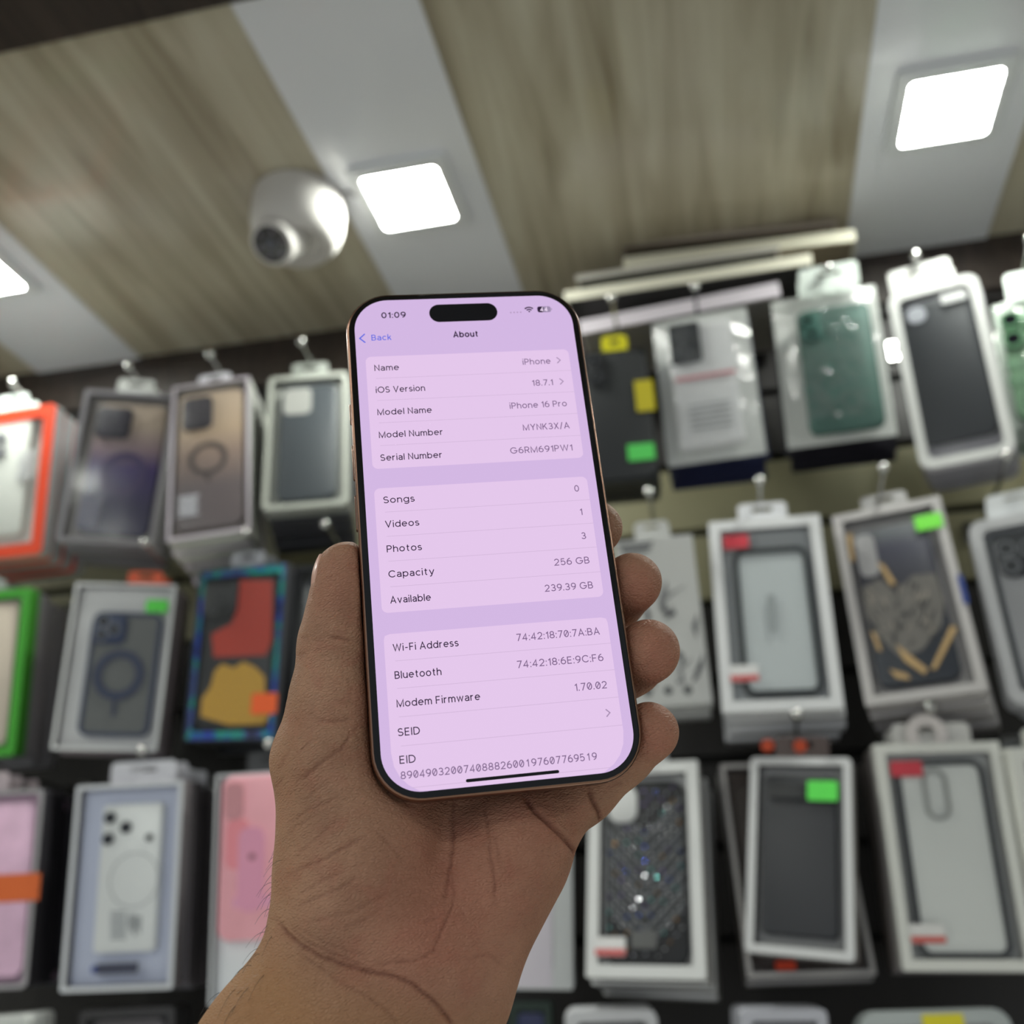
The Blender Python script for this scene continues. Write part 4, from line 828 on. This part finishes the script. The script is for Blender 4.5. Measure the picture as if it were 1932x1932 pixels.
package('pale grey card box with grey ink drawing and three dots, behind the fingertips', [(1150, 1024), (1313, 1006), (1337, 1328), (1196, 1338)], shell=(206, 206, 204), border=.02, back=(208, 208, 206), filmed=False, depth=.020, side=(188, 188, 186),
        extra=lambda t, uv: (plate(t, uv, [(1152, 1026), (1311, 1008), (1335, 1326), (1197, 1336)], (208, 208, 206)), grey_art(t, uv)), bars=[([(1165, 1026), (1232, 1020), (1234, 1042), (1168, 1048)], (84, 86, 92))], tab=(.0, .04, .024, (206, 206, 204)), row=1)
package('white box with a black-framed clear case and red corner label, second row right', [(1338, 985), (1545, 970), (1594, 1336), (1361, 1346)], shell=(224, 224, 226), border=.012, back=(196, 200, 202), side=(206, 206, 208), depth=.022,
        case=dict(at=[(1382, 1036), (1524, 1028), (1556, 1308), (1402, 1314)], bumper=.0060, col=(44, 50, 54), r=.013, panel=(204, 210, 212), patch=[([(1446, 1122), (1462, 1121), (1466, 1190), (1452, 1191)], (168, 174, 176))], lens=[]),
        stickers=[([(1364, 1014), (1411, 1006), (1413, 1030), (1366, 1040)], REDS), ([(1376, 1256), (1431, 1254), (1432, 1284), (1378, 1288)], (226, 224, 224), (206, 84, 84))], tab=(.0, .055, .026, (218, 218, 222)), row=1)
def beast(pc, uv, yy):
    g = random.Random(8); b = MB()
    b.prism([uv(p_) for p_ in ((1625, 1110), (1660, 1090), (1690, 1118), (1720, 1085), (1765, 1080), (1782, 1130), (1776, 1180), (1740, 1225), (1700, 1240), (1662, 1205), (1634, 1160))], yy-.0004, yy, clr((112, 108, 104), .5)); b.build('printed_motif', pc)
    b = MB()
    for i in range(60):
        x, y = g.uniform(1640, 1768), g.uniform(1098, 1215); a = math.atan2(x-1705, 1250-y)+g.uniform(-.5, .5); ln = g.uniform(5, 14)
        L = [uv((x-math.sin(a)*ln, y+math.cos(a)*ln)), uv((x-2.6, y)), uv((x+math.sin(a)*ln, y-math.cos(a)*ln)), uv((x+2.6, y))]; yk = yy-.0006-i*.00001; b.prism(L, yk, yk+.0002, clr([(62, 60, 62), (152, 144, 134), (44, 44, 48)][i % 3], .5))
    b.build('printed_motif', pc)
    for L in ([(1655, 1060), (1668, 1066), (1690, 1100), (1680, 1104)], [(1690, 1215), (1712, 1232), (1750, 1262), (1744, 1272), (1706, 1246)], [(1794, 1180), (1806, 1184), (1766, 1262), (1756, 1262)], [(1678, 1262), (1712, 1272), (1718, 1282), (1690, 1278)], [(1598, 1010), (1606, 1004), (1612, 1060), (1604, 1056)], [(1642, 1190), (1652, 1196), (1664, 1228), (1656, 1226)]):
        b = MB(); b.prism([uv(p_) for p_ in L], yy-.0011, yy-.0002, clr((176, 146, 102), .45)); b.build('printed_motif', pc)
package('dark case printed with a grey and gold beast in a pale grey box, second row', [(1572, 972), (1772, 936), (1866, 1298), (1630, 1336)], shell=(178, 174, 174), border=.010, back=(172, 168, 168), side=(164, 160, 160), depth=.022,
        case=dict(at=[(1594, 1004), (1742, 980), (1824, 1276), (1666, 1296)], mat=grad_mat('night_fade', [(0, (40, 46, 58)), (.5, (62, 62, 70)), (.8, (74, 74, 88)), (1, (124, 128, 130))], -.18, -.02), r=.013, fn=beast, pads=[('camera_cutout', [(1612, 1012), (1648, 1006), (1660, 1084), (1624, 1090)], (176, 174, 176), .008, .0008)]),
        stickers=[([(1724, 974), (1776, 969), (1780, 996), (1728, 1001)], (120, 226, 70)), ([(1804, 1086), (1814, 1084), (1830, 1138), (1820, 1141)], (40, 62, 132))], tab=(.0, .05, .024, (170, 168, 168)), row=1)
package('pale rounded blister pack with a black camera block, right edge of the second row', [(1824, 985), (2040, 946), (2120, 1300), (1908, 1340)], kind='tray', shell=(212, 212, 214), border=.012, r=.014, depth=.018,
        case=dict(at=[(1856, 1012), (2020, 980), (2090, 1285), (1930, 1315)], bumper=.005, col=(46, 52, 56), panel=(176, 176, 178), r=.012, y0=.001, y1=.012, pads=[('camera_island', [(1872, 1012), (1960, 998), (1976, 1080), (1890, 1094)], (42, 44, 48), .012, .003)], lens=[(1898, 1036, 14), (1908, 1068, 14), (1940, 1034, 14)], lring=(110, 112, 116)), tab=(0, .06, .028, (226, 228, 230)), row=1)
# ---- third row, left
package('pink shimmering case in a grey rounded pack with an orange band, left edge', [(-150, 1498), (78, 1492), (54, 1868), (-185, 1872)], shell=(176, 172, 176), border=.005, r=.008, back=(214, 178, 202), side=(70, 68, 74), depth=.022,
        case=dict(at=[(-130, 1520), (64, 1516), (42, 1846), (-160, 1850)], mat=mat('pink_shimmer', (242, 202, 228), .25, var=.12, vscale=30), r=.012), stickers=[([(-160, 1656), (77, 1650), (74, 1702), (-165, 1708)], (236, 112, 50))], tab=(0, .05, .024, (206, 190, 196)), row=2, bcol=(52, 50, 56), behind=2, gap=.008)
def s2x(pc, uv, yy):
    b = MB(); a = uv((252, 1660)); k = 1.2/F; b.ring(b.circ(a[0], a[1], 46*k, 40), b.circ(a[0], a[1], 44*k, 40), yy-.0006, yy, clr((186, 188, 190), .5)); b.build('magnet_ring', pc, True)
    b = MB()
    for i in range(7):
        a = uv((222, 1722+i*8)); b.prism(rr(.018, .0022, .0003, 2, a[0], a[1]), yy-.0006, yy, clr((164, 168, 172), .5)); 
    for i in range(5): a = uv((243+i*5, 1738+((i*13) % 9))); b.prism(rr(.0016, .014+.004*(i % 3), .0003, 2, a[0], a[1]), yy-.0006, yy, clr((136, 140, 144), .5))
    b.build('printed_text', pc)
package('white and lavender box showing a white phone back with three dark lenses, third row', [(141, 1482), (347, 1473), (323, 1866), (116, 1873)], shell=(224, 226, 232), border=.005, r=.003, back=(206, 212, 234), side=(150, 142, 146), depth=.024,
        case=dict(at=[(188, 1518), (304, 1515), (291, 1801), (178, 1794)], col=(236, 238, 238), r=.005, fn=s2x, lens=[(208, 1543, 10), (238, 1561, 10), (204, 1583, 10), (282, 1580, 6)], lring=(60, 64, 70)),
        bars=[], stickers=[([(183, 1818), (262, 1815), (260, 1836), (181, 1838)], (66, 68, 88)), ([(174, 1822), (184, 1822), (183, 1836), (173, 1836)], (52, 74, 150))], tab=(.01, .08, .026, (218, 218, 226)), row=2, bcol=(110, 104, 108), behind=3)
def pink_print(pc, uv, yy):
    b = MB(); a = rect(uv, [(426, 1478), (462, 1476), (460, 1546), (424, 1548)]); b.prism(rr(a[2], a[3], .008, 6, a[0], a[1]), yy-.0012, yy, clr((214, 150, 158), .4)); b.build('camera_cutout', pc, True)
    b = MB()
    for x0, y0, x1, y1, c_ in ((450, 1560, 500, 1720, (238, 162, 192)), (428, 1545, 470, 1640, (246, 150, 162)), (440, 1690, 520, 1712, (240, 168, 198)), (470, 1610, 484, 1622, (170, 110, 122))):
        a = rect(uv, (x0, y0, x1, y1)); b.prism(rr(a[2], a[3], min(a[2], a[3])*.4, 6, a[0], a[1]), yy-.0004-x0*1e-6, yy, clr(c_, .45))
    b.build('printed_motif', pc)
package('pink case on a white backing box, third row half hidden by the wrist', [(406, 1462), (600, 1450), (590, 1888), (394, 1900)], shell=(216, 218, 222), border=.003, back=(240, 242, 246), side=(206, 208, 212), depth=.024, filmed=False,
        case=dict(at=[(418, 1466), (580, 1456), (574, 1768), (412, 1778)], mat=mat('pink_gel', (252, 178, 190), .3, var=.06, vscale=25), r=.013, y0=-.002, y1=.012, fn=pink_print), tab=(.0, .05, .024, (60, 60, 62)), row=2, bcol=(56, 54, 58))
package('white box with faint pink and blue print, third row between hand and sparkly case', [(850, 1440), (1090, 1436), (1068, 1864), (840, 1868)], Yf=1.08, shell=(216, 218, 218), border=.02, back=(226, 214, 226), side=(168, 170, 168), filmed=False, depth=.024,
        extra=lambda t, uv: (plate(t, uv, [(852, 1442), (1050, 1438), (1036, 1862), (842, 1866)], (224, 216, 226)),), tab=(.0, .04, .02, (190, 190, 190)), row=2)
# ---- third row, right
def rhinestones(pc, uv, yy, cx, cz, cw, ch):
    m = [clr((86, 88, 92), .4)]; b = MB()
    for i in range(17):      # quilted chevrons
        zc = cz+ch*.62-i*ch*.080
        for s_ in (-1, 1):
            p = [(cx, zc), (cx+s_*cw*.48, zc+cw*.50), (cx+s_*cw*.48, zc+cw*.50+ch*.034), (cx, zc+ch*.034)]
            if max(q_[1] for q_ in p) > cz+ch*.47 or min(q_[1] for q_ in p) < cz-ch*.47: continue
            b.prism(p, yy-.0014, yy, m[0])
    b.build('quilted_ridge', pc)
    g = random.Random(11); b = MB(); gm = [mat('gem_%d' % i, c_, .20, metal=1) for i, c_ in enumerate(((235, 235, 245), (110, 140, 250), (250, 190, 120), (150, 230, 230), (200, 170, 255)))]
    for i in range(15):
        zc = cz+ch*.62-i*ch*.080-ch*.02
        for j in range(-6, 7):
            x = cx+j*cw*.073; z = zc+abs(j)*cw*.076
            if abs(z-cz) > ch*.46 or (x < cx-cw*.05 and z > cz+ch*.24): continue
            n0 = len(b.v); b.ball((0, 0, 0), .0014, gm[g.choice((0, 0, 0, 0, 1, 2, 3, 4))], 4); q_ = Euler((g.uniform(0, 6), g.uniform(0, 6), g.uniform(0, 6))).to_matrix()
            b.v[n0:] = [tuple(q_@Vector(v)+Vector((x, yy-.0018, z))) for v in b.v[n0:]]
    o = b.build('rhinestone', pc, label='tiny sparkling stones'); o['kind'] = 'stuff'
package('black quilted case studded with sparkling stones in a white box beside the hand', [(1116, 1444), (1312, 1433), (1337, 1850), (1101, 1843)], shell=(218, 218, 218), border=.012, back=(200, 200, 200), side=(130, 128, 126), depth=.022,
        case=dict(at=[(1142, 1474), (1284, 1468), (1304, 1822), (1136, 1822)], col=(30, 31, 34), r=.015, y0=.004, pads=[('camera_cutout', [(1148, 1482), (1200, 1480), (1201, 1550), (1146, 1552)], (206, 206, 206), .012, .0022)]), gems=rhinestones,
        stickers=[([(1124, 1768), (1180, 1768), (1181, 1804), (1122, 1804)], (224, 222, 222), (206, 96, 96)), ([(1190, 1756), (1238, 1756), (1240, 1790), (1192, 1790)], (92, 92, 92))], tab=(.0, .05, .022, (212, 212, 212)), row=2, filmed=False)
package('grey box with an orange dot, tilted behind the dark case with a green sticker', [(1362, 1440), (1570, 1436), (1660, 1838), (1406, 1848)], Yf=1.115, shell=(196, 192, 190), border=.005, back=(70, 56, 52), side=(110, 106, 104), depth=.018, case=dict(at=[(1390, 1470), (1560, 1466), (1640, 1812), (1420, 1820)], col=(64, 52, 48), r=.012),
        stickers=[([(1462, 1814), (1500, 1812), (1502, 1830), (1464, 1832)], (214, 66, 32))], behind=1, row=2, hooked=False)
package('dark case with a camera bar in a white-edged box with a green sticker, third row', [(1418, 1432), (1609, 1426), (1609, 1816), (1403, 1794)], Yf=1.055, shell=(204, 204, 206), border=.008, r=.005, back=(150, 150, 152), side=(120, 116, 114), depth=.018,
        case=dict(at=[(1440, 1462), (1582, 1462), (1573, 1772), (1432, 1758)], col=(48, 49, 54), r=.006, pads=[('camera_island', [(1446, 1478), (1522, 1478), (1522, 1508), (1448, 1508)], (34, 35, 38), .006, .003)]),
        stickers=[([(1523, 1472), (1582, 1476), (1580, 1514), (1524, 1508)], (92, 226, 84))], tab=(.0, .055, .026, (96, 80, 78)), row=2, behind=0, filmed=False,
        extra=lambda t, uv: [(lambda b, p_: (b.prism(b.circ(p_[0], p_[1], .007), .008, .0095, clr((214, 78, 36), .5)), b.build('orange_tab_end', t)))(MB(), uv(q_)) for q_ in ((1444, 1402), (1506, 1403))])
package('white box with black-edged clear case, oval camera opening, red corner label, third row', [(1650, 1404), (1884, 1398), (1960, 1832), (1702, 1834)], shell=(226, 226, 220), border=.010, back=(206, 207, 204), side=(206, 204, 200), depth=.024,
        case=dict(at=[(1686, 1436), (1858, 1430), (1914, 1808), (1736, 1812)], bumper=.0055, col=(44, 46, 48), panel=(226, 228, 224), r=.013, fn=lambda pc, uv, yy: (lambda b, a: (b.ring(rr(a[2], a[3], .014, 7, a[0], a[1]), rr(a[2]-.007, a[3]-.007, .011, 7, a[0], a[1]), yy-.002, yy+.002, clr((150, 152, 150), .35)), b.build('camera_surround', pc, True)))(MB(), rect(uv, [(1740, 1452), (1786, 1448), (1796, 1546), (1748, 1550)]))),
        stickers=[([(1678, 1438), (1738, 1434), (1741, 1462), (1682, 1468)], REDS), ([(1715, 1744), (1782, 1742), (1785, 1778), (1718, 1782)], (228, 226, 224), (208, 92, 84))], tab=(.0, .075, .022, (226, 224, 220)), row=2, bcol=(120, 112, 110),
        extra=lambda t, uv: (lambda b, a: (b.ring(b.circ(a[0], a[1], .020), b.circ(a[0], a[1], .009), .004, .0055, clr((222, 214, 212), .5)), b.build('tab_ring', t)))(MB(), uv((1750, 1384))))
package('white-edged box cut off by the right picture edge, third row', [(1906, 1412), (2120, 1406), (2200, 1830), (1975, 1836)], shell=(222, 222, 216), border=.012, back=(160, 158, 154), depth=.022, case=dict(at=[(1940, 1450), (2090, 1446), (2150, 1800), (1990, 1806)], col=(120, 116, 112), r=.012), row=2, behind=1, tab=(0, .05, .022, (220, 220, 216)))
# ---- bottom row: only the tops show
package('white pack top under the sparkly case box, bottom picture edge', [(1066, 1908), (1240, 1904), (1260, 2260), (1080, 2266)], shell=(206, 206, 210), border=.010, r=.010, back=(190, 190, 196), case=dict(at=[(1086, 1930), (1222, 1928), (1238, 2240), (1096, 2244)], col=(90, 90, 94), r=.012), row=3, behind=1, hooked=False)
package('white pack top below the dark case with a green sticker, bottom picture edge', [(1400, 1906), (1560, 1902), (1590, 2260), (1416, 2264)], shell=(196, 196, 206), border=.010, r=.006, back=(190, 190, 196), case=dict(at=[(1420, 1930), (1542, 1928), (1566, 2240), (1436, 2244)], col=(110, 110, 118), r=.012), row=3, behind=1, hooked=False)
package('clear rounded pack with a yellow mark, bottom picture edge at the right', [(1622, 1910), (1900, 1902), (1990, 2300), (1680, 2310)], kind='tray', shell=(176, 182, 182), border=.012, r=.016, case=dict(at=[(1650, 1932), (1880, 1926), (1950, 2270), (1700, 2280)], col=(150, 152, 152), r=.014), stickers=[([(1738, 1914), (1816, 1912), (1820, 1940), (1742, 1942)], (222, 210, 40))], row=3, behind=1, hooked=False)
package('white pack top in the lower left corner', [(-110, 1926), (48, 1920), (30, 2280), (-140, 2286)], shell=(216, 218, 216), border=.01, r=.006, back=(200, 200, 204), case=dict(at=[(-90, 1950), (30, 1944), (12, 2260), (-120, 2264)], col=(120, 120, 124), r=.012), row=3, behind=1, hooked=False)
package('dark green pack below the wrist, bottom picture edge', [(960, 1890), (1040, 1890), (1050, 2200), (965, 2200)], Yf=1.1, shell=(24, 44, 32), border=.008, r=.004, back=(24, 40, 60), case=dict(at=[(972, 1912), (1028, 1910), (1036, 2180), (978, 2182)], col=(24, 34, 90), r=.008), row=3, behind=0, hooked=False)
package('dark grey pack below the white and lavender box, bottom edge', [(150, 1906), (330, 1900), (318, 2260), (130, 2266)], Yf=1.1, shell=(58, 56, 58), border=.008, r=.006, back=(40, 38, 40), case=dict(at=[(172, 1926), (312, 1922), (300, 2240), (150, 2244)], col=(84, 78, 82), r=.012), row=3, behind=1, hooked=False)

# flat boxes lying on top of the first hooks, just under the ceiling
def flat_box(label, p0, p1, Yf, thick_px, dep, top, und, name='flat_box', turn=0):
    a = at(*p0, Y=Yf); b_ = at(*p1, Y=Yf+turn); ex = (b_-a); L = np.linalg.norm(ex); ex /= L; ey = np.array([-ex[1], ex[0], 0]); ey /= np.linalg.norm(ey); ez = np.cross(ex, ey); th = thick_px/F*Yf
    t = thing(name, label, 'flat box', mtx=frame_mtx(ex, ey, ez, (a+b_)/2))
    b = MB(); b.box(-L/2, L/2, 0, dep, -th, 0, clr(top, .45)); b.build('box_body', t)
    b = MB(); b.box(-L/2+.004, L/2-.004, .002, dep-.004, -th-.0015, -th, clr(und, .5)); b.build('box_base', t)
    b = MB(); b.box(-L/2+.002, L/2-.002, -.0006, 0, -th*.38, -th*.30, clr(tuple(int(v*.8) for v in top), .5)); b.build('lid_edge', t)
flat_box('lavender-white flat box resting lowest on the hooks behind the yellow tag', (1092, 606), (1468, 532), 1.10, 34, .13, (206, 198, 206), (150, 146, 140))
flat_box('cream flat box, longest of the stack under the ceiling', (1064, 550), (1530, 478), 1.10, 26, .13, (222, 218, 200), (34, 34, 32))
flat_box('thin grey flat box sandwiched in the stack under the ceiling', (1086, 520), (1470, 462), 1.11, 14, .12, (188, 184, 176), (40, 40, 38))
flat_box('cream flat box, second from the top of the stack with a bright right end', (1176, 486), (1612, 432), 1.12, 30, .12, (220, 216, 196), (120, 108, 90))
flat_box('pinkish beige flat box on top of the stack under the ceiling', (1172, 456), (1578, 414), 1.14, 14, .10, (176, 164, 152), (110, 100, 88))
